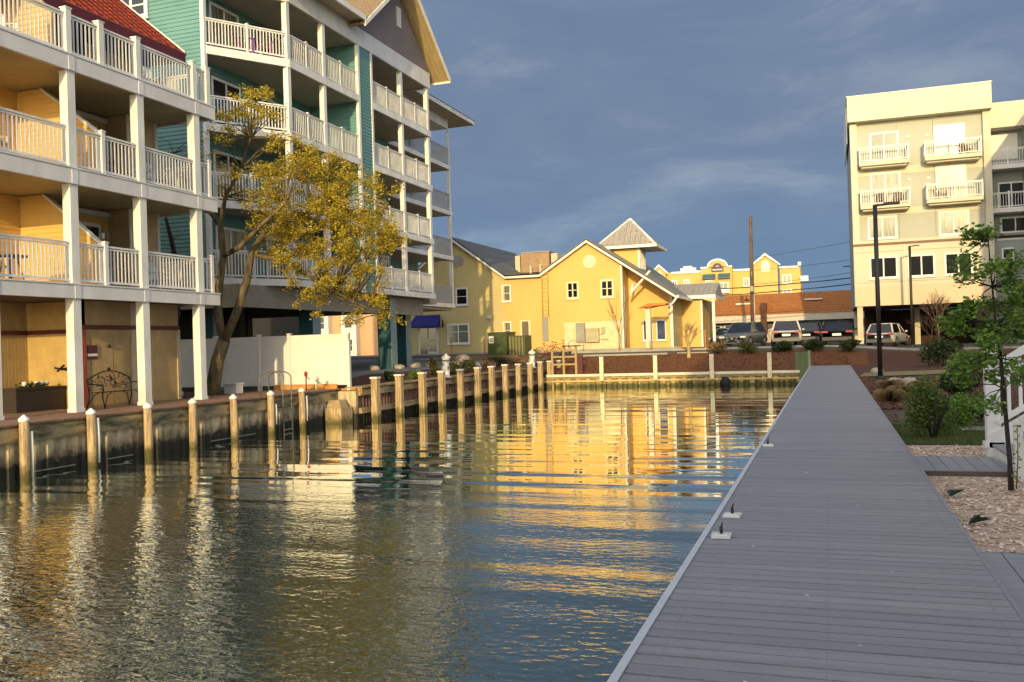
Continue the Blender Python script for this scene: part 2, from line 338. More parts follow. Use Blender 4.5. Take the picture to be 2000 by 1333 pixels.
def railing(parent, A, B, z, h=1.05, sp=.125, bw=.034, name='railing', m=None):
    """one bay: top rail, bottom rail and balusters between A and B"""
    mb = MB(); A = Vector((*A, 0)); B = Vector((*B, 0)); d = B - A; Ln = d.length; d.normalize()
    mb.bar((A.x, A.y, z + h), (B.x, B.y, z + h), .085, .05); mb.bar((A.x, A.y, z + h - .07), (B.x, B.y, z + h - .07), .045, .04)
    mb.bar((A.x, A.y, z + .1), (B.x, B.y, z + .1), .05, .06)
    n = max(2, int(Ln / sp))
    for i in range(1, n):
        p = A + d * (Ln * i / n); mb.bar((p.x, p.y, z + .13), (p.x, p.y, z + h - .09), bw, bw, up=(d.x, d.y, 0))
    return mb.build(name, m or WHITE, parent)
def rpost(parent, x, y, z, h=1.16, s=.055, m=None):
    mb = MB(); mb.box(x - s, x + s, y - s, y + s, z, z + h); o = mb.build('railing_post', m or WHITE, parent)
    c = MB(); c.box(x - s - .02, x + s + .02, y - s - .02, y + s + .02, z + h, z + h + .03)
    c.add([(x - s, y - s, z + h + .03), (x + s, y - s, z + h + .03), (x + s, y + s, z + h + .03), (x - s, y + s, z + h + .03), (x, y, z + h + .08)], [(0, 1, 4), (1, 2, 4), (2, 3, 4), (3, 0, 4)])
    c.build('post_cap', m or WHITE, o)
def leaves(mb, c, r, n, size, flat=.0, up=.2):
    cx, cy, cz = c
    for _ in range(n):
        while True:
            a, b, d = uni(-1, 1), uni(-1, 1), uni(-1, 1)
            if a * a + b * b + d * d < 1: break
        p = Vector((cx + a * r[0], cy + b * r[1], cz + d * r[2])); leaf(mb, p, size * uni(.6, 1.3), up)
def leaf(mb, p, s, up=.2):
    t = uni(0, 6.283); q = Vector((math.cos(t), math.sin(t), uni(-.5, .5) + up)).normalized()
    a = Vector((uni(-1, 1), uni(-1, 1), uni(-1, 1))); n = q.cross(a)
    if n.length < .05: return
    n.normalize(); n *= s * .32
    m_ = q * s
    mb.add([tuple(p), tuple(p + m_ * .5 + n), tuple(p + m_), tuple(p + m_ * .5 - n)], [(0, 1, 2, 3)])
def clamp(a, lo=0.0, hi=1.0): return max(lo, min(hi, a))
def lerpt(x, tb):
    if x <= tb[0][0]: return tb[0][1]
    for (a, va), (b, vb) in zip(tb, tb[1:]):
        if x <= b: return va + (vb - va) * (x - a) / (b - a)
    return tb[-1][1]

# ------------------------------------------------------------ ground
def hgt(x, y):
    le = -17.1 if y < 29.33 else -16.35
    if y <= 51.92:
        if x > .91:
            return lerpt(y, [(20, .88), (32, .95), (52, .95)])
        if x > le: return -1.5
        hb = 1.13 + .42 * clamp((-x - 16.5) / 3.0) * clamp((y - 31) / 4)
        t = clamp((y - 47) / 12); return hb * (1 - t) + 2.0 * t
    if x <= -16.3:
        hb = 1.13 + .42 * clamp((-x - 16.5) / 3.0); t = clamp((y - 47) / 12); return hb * (1 - t) + 2.0 * t
    f = lerpt(y, [(51.93, .74), (56.5, 1.6), (58, 1.88), (61, 2.0)])
    return f - .38 * clamp(x / 5) * clamp((y - 52) / 6)
XS = [-900, -300, -120, -80, -60, -45, -36, -30, -26, -23, -21, -19.5, -18.2, -17.12, -17.08, -16.37, -16.33, -16.28, -12, -8, -4, 0, .9, .92, 1.5, 3, 5, 8, 12, 20, 35, 60, 120, 300, 900]
YS = [-400, -100, -40, -12, 0, 10, 20, 29.3, 29.35, 31, 35, 40, 45, 47, 50, 51.91, 51.93, 54, 56.5, 58, 59, 61, 65, 70, 80, 100, 140, 220, 400, 1000, 2500]
g = MB()
vs = [(x, y, hgt(x, y)) for y in YS for x in XS]; nx = len(XS)
g.add(vs, [(j * nx + i, j * nx + i + 1, (j + 1) * nx + i + 1, (j + 1) * nx + i) for j in range(len(YS) - 1) for i in range(nx - 1)])
tag(g.build('ground', SOIL), kind='structure')
def sheet(name, pts, m, dz, kind='structure', step=1.0, **kw):
    """ground-hugging sheet cut to polygon pts, sampled on the ground's own lines"""
    xs = [p[0] for p in pts]; ys = [p[1] for p in pts]
    gx = sorted(set([x for x in XS if min(xs) < x < max(xs)] + list(np.arange(min(xs), max(xs), step)) + [max(xs)])); gy = sorted(set([y for y in YS if min(ys) < y < max(ys)] + list(np.arange(min(ys), max(ys), step)) + [max(ys)]))
    def span(y):
        c = []
        for (x0, y0), (x1, y1) in zip(pts, pts[1:] + pts[:1]):
            if (y0 <= y < y1) or (y1 <= y < y0): c.append(x0 + (x1 - x0) * (y - y0) / (y1 - y0))
        return (min(c), max(c)) if c else None
    mb = MB(); rows = []
    for y in gy:
        s_ = span(min(y, max(ys) - 1e-5)) or span(y + 1e-5)
        rows.append([(clamp(x, *s_), y) for x in gx])
    for r0, r1 in zip(rows, rows[1:]):
        for i in range(len(gx) - 1):
            q = [r0[i], r0[i + 1], r1[i + 1], r1[i]]
            if abs(q[0][0] - q[1][0]) < 1e-6 and abs(q[2][0] - q[3][0]) < 1e-6: continue
            mb.poly([(a, b, hgt(a, b) + dz) for a, b in q])
    o = mb.build(name, m); o['kind'] = kind
    for k, v in kw.items(): o[k] = v
    return o
wb = MB(); wb.poly([(-17.3, -60, 0), (1.2, -60, 0), (1.2, 52.1, 0), (-17.3, 52.1, 0)])
tag(wb.build('water', WATER), kind='structure')
sheet('mulch_bed', [(-16.0, 52.0), (2, 52.0), (2, 57.2), (-16.0, 57.2)], MULCHO, .03)
sheet('bank_mulch', [(2, 52), (30, 52), (30, 57.4), (2, 57.4)], MULCH, .03)
sheet('mulch_ground', [(.95, 22), (30, 22), (30, 57), (.95, 51.8)], MULCH, .03)
sheet('parking_lot', [(-16.3, 59.2), (60, 59.2), (60, 110), (-16.3, 110)], ASPH, .02, step=6)
sheet('road', [(-70, 56.6), (-16.3, 56.6), (-16.3, 59.6), (-70, 59.6)], ASPH, .03, step=3)
sheet('garage_pavement', [(-60, 33.0), (-18.6, 33.0), (-18.6, 56.0), (-60, 56.0)], CONCG, .03, step=2)
kb = MB()
for (x0, x1, y0, y1, zz) in ((-16.3, 12, 58.6, 58.95, .12), (-40, -9.3, 60.8, 61.2, .14), (-15.6, -9.6, 56.9, 57.8, .05), (-9, -6.5, 57.1, 57.6, .05)):
    n = int((x1 - x0) / 2) + 1
    for i in range(n):
        a = x0 + (x1 - x0) * i / n; b = x0 + (x1 - x0) * (i + 1) / n; za, zb_ = hgt(a, (y0 + y1) / 2), hgt(b, (y0 + y1) / 2)
        kb.add([(a, y0, za - .1), (b, y0, zb_ - .1), (b, y1, zb_ - .1), (a, y1, za - .1), (a, y0, za + zz), (b, y0, zb_ + zz), (b, y1, zb_ + zz), (a, y1, za + zz)], [(4, 5, 6, 7), (0, 1, 5, 4), (2, 3, 7, 6), (3, 0, 4, 7), (1, 2, 6, 5)])
tag(kb.build('kerb', CONC), kind='structure')
sheet('lawn_strip', [(1.0, 36.5), (4.6, 38.0), (4.6, 42.0), (1.3, 40.2)], mat('sunlit_lawn', (.24, .21, .08), 1, .3, 6, .5, 30), .06)  # beige tone paints the sunlight lying on this strip of grass
sheet('lawn', [(.95, 14.9), (5.5, 14.9), (5.5, 18.6), (.95, 18.2)], mat('lawn_soil', (.06, .07, .02), 1, .3, 6, .5, 30), .04)
sheet('side_path', [(2.05, 16.9), (8, 16.9), (8, 17.6), (2.05, 17.6)], CONC, .06)
sheet('gravel_bed', [(.95, 2), (8, 2), (8, 14.9), (.95, 14.9)], GRAVB, .03, step=2)
# loose stones on the gravel
pb = MB()
for _ in range(9000):
    y = 5 + 9.8 * rnd() ** 1.0; x = uni(.98, 4.2)
    if 11.6 < y < 13.3 and x < 2.0: continue
    s = uni(.012, .028); z = .91 + s * .35; t = uni(0, 6.28); c_, s_ = math.cos(t), math.sin(t); a, b, c = s * uni(.8, 1.5), s * uni(.6, 1), s * uni(.4, .7)
    P = [(a, 0, 0), (0, b, 0), (-a, 0, 0), (0, -b, 0), (a * .2, 0, c), (0, b * .2, -c)]
    pb.add([(x + p[0] * c_ - p[1] * s_, y + p[0] * s_ + p[1] * c_, z + p[2]) for p in P], [(0, 1, 4), (1, 2, 4), (2, 3, 4), (3, 0, 4), (1, 0, 5), (2, 1, 5), (3, 2, 5), (0, 3, 5)])
GRAV = leafmat('gravel_stones', (.34, .21, .13), (.82, .66, .52), 0.0)
tag(pb.build('gravel', GRAV), 'tan and cream gravel stones beside the grey dock', 'gravel', kind='stuff')
gb = MB()
for _ in range(9000):
    x, y = uni(.98, 3.2), uni(14.95, 18.2); z = .91; h_ = uni(.03, .08); t = uni(0, 6.28); dx, dy = math.cos(t) * .006, math.sin(t) * .006
    gb.add([(x - dx, y - dy, z), (x + dx, y + dy, z), (x + uni(-.03, .03), y + uni(-.03, .03), z + h_)], [(0, 1, 2)])
tag(gb.build('grass', LEAFL), 'short green grass between the gravel and the mulch', 'grass', kind='stuff')
mc = MB()
for _ in range(6000):
    if rnd() < .55: x, y = uni(-15.8, 1), uni(52.1, 57)
    else: x, y = uni(1, 4.5), uni(18.4, 36)
    s = uni(.03, .09); z = hgt(x, y) + .04; t = uni(0, 3.14); c_, s_ = math.cos(t) * s, math.sin(t) * s
    mc.add([(x - c_, y - s_, z), (x + s_ * .3, y - c_ * .3, z + uni(0, .03)), (x + c_, y + s_, z + uni(.0, .04)), (x - s_ * .3, y + c_ * .3, z + uni(0, .05))], [(0, 1, 2, 3)])
tag(mc.build('mulch', leafmat('bark_chips', (.05, .02, .01), (.20, .08, .03), 0)), 'dark brown bark chips covering the planting beds', 'mulch', kind='stuff')

# ------------------------------------------------------------ grey composite dock
dock = thing('dock', 'long grey composite board dock running away along the canal with a pale edge', 'dock', (0, 20, 0))
db = MB(); y = -4.0
while y < 50.9:
    dz = uni(-.0015, .0015); db.box(-.985 + uni(-.002, .002), .95, y + .0085, y + .1355, .972 + dz, 1.0 + dz); y += .1435
db.build('decking', DECK, dock)
for (x, y, r) in ((-.18, 5.9, .012), (-.42, 4.35, .010), (.10, 5.0, .008), (.35, 6.6, .009), (-.60, 7.2, .011), (.2, 9.1, .012), (-.3, 11.2, .014)):
    q = MB(); q.blob((x, y, 1.001), r, 7, 4, .25, .3); q.build('dropping', WHITE2, dock)
q = MB(); y = -4.0
while y < 9.5:
    for x in (-.86, -.06, .84):
        for dy in (.045, .10): q.box(x - .0028, x + .0028, y + dy - .0028, y + dy + .0028, 1.0, 1.0016)
    y += .1435
q.build('screw_heads', mat('screw_dark', (.05, .05, .055), .5), dock)
tr = MB(); tr.box(-1.035, -.99, -4, 50.9, .70, 1.008); tr.build('edge_trim', DECKE, dock)
tr = MB(); tr.box(.955, .985, -4, 50.9, .74, .996); tr.build('side_board', DECK, dock)
jb = MB()
for x in (-.8, -.2, .4, .85): jb.box(x - .04, x + .04, -4, 50.8, .72, .97)
jb.build('joists', TIMBL, dock)
y = 0.5
while y < 50:
    p = MB(); p.tube([(-.75, y, -1.4), (-.75, y, .72)], .13, 10); p.build('support_pile', PILE, dock); y += 4.1
def gangway(label, x0, x1, y0, y1, z, along):
    t = thing('gangway', label, 'ramp', ((x0 + x1) / 2, (y0 + y1) / 2, z), 'short grey board ramps beside the dock')
    b = MB(); x = x0
    while x < x1 - .02: b.box(x, min(x + .142, x1), y0, y1, z - .028, z); x += .15
    b.build('boards', DECK, t)
    for yy in (y0 - .032, y1 + .004): f = MB(); f.box(x0, x1, yy, yy + .028, z - .15, z - .004); f.build('fascia', mat('ramp_fascia', (.10, .08, .06), .8), t)
gangway('short grey board step leading from the dock to the white stairs', .99, 1.93, 11.75, 13.1, .97, 'x')
gangway('wide grey board landing at the lower right edge beside the dock', .99, 3.0, 5.0, 7.47, .97, 'x')
def bracket(x, y, label, rz):
    t = thing('dock_bracket', label, 'bracket', (x, y, 1.0), 'white square plates with black pins on the dock', rz)
    ORI[t.name] = (0, 0, 0)
    b = MB(); b.box(-.075, .075, -.075, .075, .004, .026); b.box(-.055, .055, -.055, .055, .026, .032); b.build('plate', WHITE, t)
    b = MB(); b.tube([(0, 0, .03), (0, 0, .085)], .014, 8); b.tube([(0, 0, .085), (.012, .004, .12)], .006, 6); b.build('pin', BLACKM, t)
bracket(-.90, 13.84, 'white plate with black pin farthest along the dock edge', .1)
bracket(-.87, 8.35, 'white plate with black pin in the middle of the dock edge row', -.06)
bracket(-.87, 7.47, 'white plate with black pin nearest the camera on the dock edge', .03)

# ------------------------------------------------------------ left bulkhead and boardwalk
bk = thing('bulkhead', 'stained grey sheet pile bulkhead with mossy timber beam under the boardwalk', 'sea wall', (-17.1, 15, 0))
s = MB(); y = 0.0
while y < 29.3:       # corrugated vinyl sheets
    s.add([(-17.10, y, -1.3), (-17.02, y + .06, -1.3), (-17.02, y + .2, -1.3), (-17.10, y + .26, -1.3), (-17.10, y + .36, -1.3), (-17.10, y, .80), (-17.02, y + .06, .80), (-17.02, y + .2, .80), (-17.10, y + .26, .80), (-17.10, y + .36, .80)],
          [(0, 1, 6, 5), (1, 2, 7, 6), (2, 3, 8, 7), (3, 4, 9, 8)]); y += .36
s.build('sheet_piling', VINYLW, bk)
b = MB(); y = 0
while y < 29.2: b.box(-17.08, -16.93, y, min(y + 3.66, 29.2), .78, 1.10); y += 3.67
b.build('waler', WALER, bk)
b = MB(); b.box(-17.12, -17.0, 0, 29.2, 1.1, 1.15); b.build('backing', TIMBL, bk)
for (ya, yb_) in ((15.7, 17.0), (18.0, 18.9), (22.0, 24.2)): b = MB(); b.box(-17.0, -16.98, ya, yb_, .07, .09); b.build('low_pipe', GREYM, bk)
bw = MB(); y = 0
while y < 29.3: bw.box(-19.55 - (2.6 if 15 < y < 19.7 else 0), -16.9, y, y + .135, 1.16 + uni(-.002, .002), 1.2 + uni(-.002, .002)); y += .141
tag(bw.build('boardwalk', CAPR), kind='structure')
sheet('side_mulch', [(-32, 24.4), (-19.6, 24.4), (-19.6, 29.3), (-32, 29.3)], MULCH, .03)
PLAB = ['nearest white capped piling at the left edge of the photo', 'second white capped piling from the left edge, with a white pipe', 'white capped piling standing just below the middle building column',
        'white capped piling below the iron bench end of the building', 'white capped piling in front of the big tree trunk', 'white capped piling just left of the steel ladder', 'white capped piling just right of the steel ladder']
pil = proto('piling', PLAB[0], 'piling', 'round pilings with white cone caps along the boardwalk')
b = MB(); b.tube([(0, 0, -1.4), (0, 0, .2), (0, 0, 1.26)], [.118, .112, .104], 14); b.build('post', PILE, pil)
b = MB(); b.lathe((0, 0, 1.24), [(.116, 0), (.12, .05), (.113, .07), (.02, .15), (0.005, .155)], 14); b.build('cap', WHITE, pil)
for i, (Yp, lb) in enumerate(zip((15.39, 17.33, 19.24, 20.99, 22.86, 24.75, 26.56), PLAB)):
    o = pil if i == 0 else copy_thing(pil, (0, 0, 0), lb)
    o.location = (-16.78, Yp, 0); o.rotation_euler = (uni(-.012, .012), uni(-.012, .012), uni(0, 3))
for i, (Yp, zt, zb_, lb) in enumerate(((15.52, 1.02, .0, 'thin white pipe hanging beside the nearest piling'), (17.46, 1.15, .12, 'thin white pipe standing beside the second piling'), (24.93, .95, .35, 'short white pipe beside the piling left of the ladder'), (26.74, 1.1, .3, 'short white pipe beside the piling right of the ladder'))):
    p = MB(); p.tube([(-16.72, Yp, zb_ - .05), (-16.71, Yp + .01, (zt + zb_) / 2), (-16.72, Yp, zt)], .035, 8); tag(p.build('pipe', WHITE2), lb, 'pipe', 'white pipes beside the pilings')
# ladder
ld = thing('ladder', 'steel swim ladder with two curved handrails on the bulkhead', 'ladder', (-16.8, 25.6, 1.2))
for yy in (25.45, 25.95):
    b = MB(); pts = [(-17.65, yy, 1.2), (-17.65, yy, 1.75)]
    for k in range(1, 8): t = math.pi * k / 8; pts.append((-17.22 - .43 * math.cos(t), yy, 1.75 + .22 * math.sin(t)))
    pts += [(-16.79, yy, 1.75), (-16.78, yy, -.5)]
    b.tube(pts, .024, 8); b.build('handrail', mat('dull_ladder_metal', (.22, .22, .21), .45, metal=.5), ld)
for k in range(5):
    b = MB(); b.bar((-16.78, 25.45, 1.0 - .31 * k), (-16.78, 25.95, 1.0 - .31 * k), .08, .03); b.build('rung', MATS['dull_ladder_metal'], ld)
# second stretch: timber bulkhead
b2 = thing('timber_bulkhead', 'dark timber bulkhead with rails behind the row of square capped pilings', 'sea wall', (-16.3, 40, 0))
s = MB(); y = 29.4
while y < 51.7: s.box(-16.34 - uni(0, .015), -16.28 + uni(0, .01), y, y + .2, -1.2, 1.2); s.box(-16.28, -16.25, y + .2, y + .235, -1.2, 1.17); y += .235
s.build('sheeting', TIMB, b2)
b = MB(); y = 29.4
while y < 51.6: b.box(-16.24, -16.13, y, y + 3.0, .93 + uni(-.01, .01), 1.16); y += 3.02
b.build('upper_rail', TIMBL, b2)
b = MB(); y = 29.4
while y < 51.6: b.box(-16.24, -16.08, y, y + 3.0, .28, .48 + uni(-.01, .01)); y += 3.02
b.build('lower_rail', TIMBL, b2)
b = MB(); b.box(-16.75, -16.05, 29.4, 51.75, 1.2, 1.25); b.build('cap_board', TIMBL, b2)
b = MB(); b.prism([(-17.3, 29.2, -1), (-16.2, 29.2, -1), (-16.2, 29.35, -1), (-17.3, 29.35, -1)], (0, 0, 2.1)); b.build('return_wall', VINYLW, b2)
cb = thing('timber_corner', 'stubby weathered timber corner block where the two bulkheads meet', 'timber block', (-16.5, 28.7, 0))
b = MB(); b.box(-16.95, -16.3, 28.3, 29.1, -.8, .55); b.build('lower_block', PILE, cb)
b = MB(); b.prism([(-16.95, 28.4, .55), (-16.35, 28.4, .55), (-16.55, 28.55, .82), (-16.95, 28.55, .82)], (0, .5, 0)); b.build('top_block', TIMBL, cb)
b = MB(); b.box(-19.6, -16.95, 29.15, 29.22, 1.2, 1.38); b.box(-16.95, -16.1, 29.45, 29.53, .98, 1.2)
tag(b.build('retaining_board', ORANGEW), 'orange fresh timber boards under the end of the white fence', 'board')
sp_ = proto('square_piling', 'x', 'piling', 'square pilings with flat white caps along the timber bulkhead')
b = MB()
b.add([(-.13, -.13, -1.4), (.13, -.13, -1.4), (.13, .13, -1.4), (-.13, .13, -1.4), (-.12, -.12, 1.53), (.12, -.12, 1.53), (.12, .12, 1.53), (-.12, .12, 1.53)], [(4, 5, 6, 7), (0, 1, 5, 4), (1, 2, 6, 5), (2, 3, 7, 6), (3, 0, 4, 7)])
b.build('post', PILE, sp_)
b = MB(); b.box(-.15, .15, -.15, .15, 1.535, 1.60); b.build('cap', WHITE, sp_)
pxs = [(740, 738), (786, 732), (831, 728), (868, 725), (905, 722), (938, 719), (966, 717), (992, 715), (1017, 713), (1040, 712), (1060, 711), (1078, 710), (1096, 709)]
ordn = ['nearest', 'second', 'third', 'fourth', 'fifth', 'sixth', 'seventh', 'eighth', 'ninth', 'tenth', 'third from last', 'second from last', 'last and farthest']
for i, (px, py) in enumerate(pxs):
    lb = ordn[i] + ' square piling of the row along the timber bulkhead'
    Yp = atx(px, py, -15.6)[1]
    o = sp_ if i == 0 else copy_thing(sp_, (0, 0, 0), lb)
    o['label'] = lb if i else 'nearest square piling of the row, right of the white fence'; o.location = (-15.75, Yp, uni(-.03, .02)); o.rotation_euler = (uni(-.015, .015), uni(-.012, .012), uni(-.06, .06))
# pedestals
def pedestal(x, y, z, label, s=1.0):
    t = thing('dock_pedestal', label, 'pedestal', (x, y, z), 'white dock power pedestals'); ORI[t.name] = (0, 0, 0)
    b = MB(); b.lathe((0, 0, 0), [(.20 * s, 0), (.20 * s, .05), (.15 * s, .08), (.14 * s, .62), (.17 * s, .66), (.17 * s, .86)], 8); b.build('body', WHITE, t)
    b = MB(); b.lathe((0, 0, .86), [(.215 * s, 0), (.215 * s, .04), (.05 * s, .15), (.04 * s, .19), (.005, .2)], 8); b.build('lid', WHITE, t)
    b = MB(); b.lathe((0, 0, .70), [(.173 * s, 0), (.173 * s, .09)], 8); b.build('light_band', GLASSG, t)
    for a in (-1, 1):
        b = MB(); b.box(a * .14 - .03, a * .14 + .03, -.1, -.02, .36, .5); b.tube([(a * .17, -.06, .45), (a * .21, -.08, .3), (a * .17, -.06, .2)], .012, 6); b.build('outlet', GREYM, t)
pedestal(-16.0, 37.0, 1.25, 'white lighthouse shaped pedestal between the third and fifth square pilings')
pedestal(-16.0, 49.3, 1.25, 'white pedestal by the far corner in front of the bicycle', 1.05)

# ------------------------------------------------------------ white fence
fn = thing('fence', 'tall white vinyl privacy fence behind the boardwalk and tree', 'fence', (-20, 29.5, 1.2))
FT = FY(29.5)
xs_ = [-16.62, -19.1, -20.45, -22.4, -24.7, -27.0]
for a, b_ in zip(xs_, xs_[1:]):
    z0 = 1.33; p = MB(FT); p.box(b_ + .06, a - .06, -.02, .02, z0 + .12, 3.08); p.build('panel', band('fence_boards', (.74, .73, .70), 'X', .28, .25, .4, gap=.04, var=.05), fn)
    p = MB(FT); p.box(b_ + .06, a - .06, -.03, .035, 3.08, 3.2); p.build('top_rail', WHITE, fn)
    p = MB(FT); p.box(b_ + .06, a - .06, -.03, .035, z0, z0 + .12); p.build('bottom_rail', WHITE, fn)
for i, a in enumerate(xs_):
    p = MB(FT); p.box(a - .06, a + .06, -.06, .065, .88 if i == 0 else 1.15, 3.24); po = p.build('post', WHITE, fn)
    if i: p = MB(FT); p.box(a - .08, a + .08, -.08, .085, 3.24, 3.28); p.build('post_cap', WHITE, po)
def faucet(x, y, m, label, h_):
    t = thing('hose_faucet', label, 'faucet', (x, y, 1.2), 'garden faucets in front of the fence'); ORI[t.name] = (0, 0, 0)
    b = MB(); b.tube([(0, 0, -.05), (0, 0, h_)], .025, 8); b.build('standpipe', m, t)
    b = MB(); b.tube([(0, 0, h_ * .8), (.10, -.03, h_ * .85), (.16, -.04, h_ * .7)], .025, 8); b.build('spout', STEEL, t)
    b = MB(); b.blob((0, 0, h_ + .03), .07, 8, 5, .1, 1.4); b.build('handle', m, t)
faucet(-17.75, 28.4, REDP, 'red topped faucet on a post in front of the white fence', .55)
faucet(-17.35, 28.4, WHITE2, 'white faucet post to the right of the red one', .40)
b = MB(); b.box(-20.35, -19.85, 27.2, 27.6, 1.16, 1.5); b.box(-20.38, -19.82, 27.17, 27.63, 1.5, 1.55)
tag(b.build('utility_box', WHITE), 'low white box on the ground right of the tree trunk', 'box')
b = MB(); b.tube([(-21.2, 26.0, 1.17), (-21.2, 26.0, 1.34)], .05, 8); tag(b.build('stake', WHITE2), 'small white stub stake in mulch beside the building corner', 'stake')

# ------------------------------------------------------------ left building (red roof)
A = thing('apartment_building', 'yellow apartment building with white balconies and a red roof at the left', 'building', (-19, 18, 1.2))
cols_y = [16.05, 18.52, 21.05, 23.5]; YN = 15.95
FLO = [(4.15, 4.53), (7.12, 7.55), (10.07, 10.50)]
XF = -18.4
for y in cols_y:
    segs = [(1.2, 4.15), (4.53, 7.12), (7.55, 10.07)]
    for (a, b_) in segs:
        c = MB(); c.box(XF - .26, XF, y - .02, y + .24, a, b_)
        o = c.build('column', WHITE, A)
        c = MB(); c.box(XF - .28, XF + .02, y - .04, y + .26, a, a + .1) if a < 2 else c.box(XF - .27, XF + .01, y - .03, y + .25, b_ - .06, b_); c.build('column_trim', WHITE, o)
for (a, b_) in FLO:
    c = MB(); c.box(-21.5, XF - .04, YN, 24.40, a + .14, b_); c.build('floor_slab', CEIL2, A)
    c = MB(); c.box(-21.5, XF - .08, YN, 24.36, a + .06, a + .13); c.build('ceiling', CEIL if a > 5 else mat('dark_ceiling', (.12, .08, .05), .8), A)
    c = MB(); c.box(XF - .05, XF + .05, YN, 24.46, a, b_ - .035); c.box(-21.4, XF - .05, YN - .06, YN, a, b_ - .035); c.box(-21.4, XF - .05, 24.40, 24.46, a, b_ - .035); c.box(XF - .06, XF + .075, YN - .08, 24.48, b_ - .03, b_ + .01)
    for y in cols_y: c.box(XF + .05, XF + .062, y - .0, y + .20, a + .001, b_ - .04)
    c.build('edge_beam', BEAM, A)
    # rails: between columns with one mid post at 19.75
    stops = [16.05, 18.52, 19.75, 21.05, 23.5, 24.25]
    top = b_ > 10
    for p0, p1 in zip(stops, stops[1:]):
        s0 = p0 + (.2 if p0 in cols_y else .06); s1 = p1 - (.02 if p1 in cols_y else .06)
        if p1 > 11: railing(A, (XF - .1, s0), (XF - .1, s1), b_, 1.07)
    for p in stops[1:]:
        if p in cols_y and not top: continue
        if p > 10: rpost(A, XF - .1, p + (.1 if p in cols_y else 0), b_, 1.17 if not top else 1.2, .062 if not top else .09)
    railing(A, (-21.2, 24.25), (XF - .16, 24.25), b_, 1.07)
# back walls of each floor
for k, (z0, z1) in enumerate(((4.53, 7.18), (7.55, 10.13))):
    c = MB(FX(-21.3)); siding(c, YN, 22.9, z0, z1); c.build('back_wall', YEL, A)
    c = MB(FX(-21.3)); c.box(20.05, 22.9, .0, .12, z1 - .2, z1 - .06); c.build('wall_trim', WHITE2, A)
    c = MB(); c.box(-21.3, -20.45, 22.9, 24.2, z0, z1); c.build('corner_closet', mat('beige_wall', (.50, .40, .24), .7), A)
    c = MB(); c.box(-20.46, -20.42, 22.86, 22.97, z0, z1); c.box(-20.46, -20.42, 24.1, 24.22, z0, z1); c.build('corner_board', WHITE2, A)
    d = MB(FX(-21.3)); d.box(21.2, 22.5, .03, .09, z0, z0 + 2.2); do = d.build('door', WHITE2, A)
    d = MB(FX(-21.3)); d.box(21.32, 21.82, .09, .1, z0 + .1, z0 + 2.08); d.box(21.9, 22.4, .09, .1, z0 + .1, z0 + 2.08); d.build('door_glass', GLASS, do)
    # dividing wall with a sloping top edge
    Yd = 19.6
    for Yq in (Yd,):
        T = FY(Yq); zt = z1 - .02
        pts = [(-21.3, 0, z0), (-18.56, 0, z0), (-18.56, 0, z0 + 1.15), (-20.45, 0, zt), (-21.3, 0, zt)]
        c = MB(T); c.prism(pts, (0, -.12, 0))
        def clip(z, zt=zt, z0=z0): return (-21.28, -18.58 if z < z0 + 1.15 else -18.58 - (z - z0 - 1.15) / (zt - z0 - 1.15) * 1.87)
        siding(c, 0, 0, z0 + .01, zt - .01, .0, .14, .022, clip)
        o = c.build('divider_wall', YEL, A)
        c = MB(T); c.bar((-18.54, -.06, z0 + 1.17), (-20.45, -.06, zt), .17, .05, up=(0, 0, 1)); c.box(-18.58, -18.53, -.13, .03, z0, z0 + 1.15); c.build('divider_trim', WHITE2, o)
c = MB(FX(-21.0)); siding(c, YN, 22.2, 10.5, 12.7); c.build('upper_wall', YEL, A)
c = MB(); c.box(-24, -21.0, 22.2, 24.3, 10.5, 12.6); c.build('corner_room', YEL, A)
d = MB(FX(-21.0)); d.box(20.4, 21.9, .03, .08, 10.5, 12.5); do = d.build('door', WHITE2, A)
d = MB(FX(-21.0)); d.box(20.5, 21.1, .08, .09, 10.6, 12.4); d.box(21.2, 21.8, .08, .09, 10.6, 12.4); d.build('door_glass', GLASS, do)
for Yq in (18.35,):
    T = FY(Yq); c = MB(T); pts = [(-21.0, 0, 10.5), (-18.7, 0, 10.5), (-18.7, 0, 11.6), (-20.3, 0, 13.0), (-21.0, 0, 13.0)]; c.prism(pts, (0, -.12, 0))
    siding(c, 0, 0, 10.5, 12.95, 0, .14, .022, lambda z: (-20.98, -18.72 if z < 11.6 else -18.72 - (z - 11.6) * 1.14)); c.build('divider_wall', YEL, A)
# roof
RX = -19.55; ang = (14.52 - 12.41) / 2.55
c = MB(); ry0, ry1 = 18.9, 24.55
c.prism([(RX, ry0, 12.42), (RX - 5, ry0, 12.42 + 5 * ang), (RX - 5, ry0, 12.30 + 5 * ang), (RX, ry0, 12.30)], (0, ry1 - ry0, 0)); c.prism([(RX, YN - .5, 12.42), (RX - 5, YN - .5, 12.42 + 5 * ang), (RX - 5, YN - .5, 12.30 + 5 * ang), (RX, YN - .5, 12.30)], (0, 18.89 - YN + .5, 0))
rf = c.build('roof', REDR, A)
c = MB(); yy = YN - .4
while yy < 24.5: c.bar((RX, yy, 12.45), (RX - 5, yy, 12.45 + 5 * ang), .03, .03); yy += .41
for k in range(1, 26): c.bar((RX - .19 * k, YN - .5, 12.435 + .19 * k * ang), (RX - .19 * k, ry1, 12.435 + .19 * k * ang), .03, .02)
c.build('roof_ribs', REDR, rf)
c = MB(); c.box(RX - .02, RX + .03, YN - .5, ry1 + .04, 12.10, 12.40); c.bar((RX, ry1 + .02, 12.28), (RX - 5, ry1 + .02, 12.28 + 5 * ang), .05, .26); c.build('eave_fascia', MAROON, A)
c = MB(); c.box(-21.0, RX - .02, YN - .5, ry1, 12.14, 12.2); c.build('eave_soffit', DARKI, A)
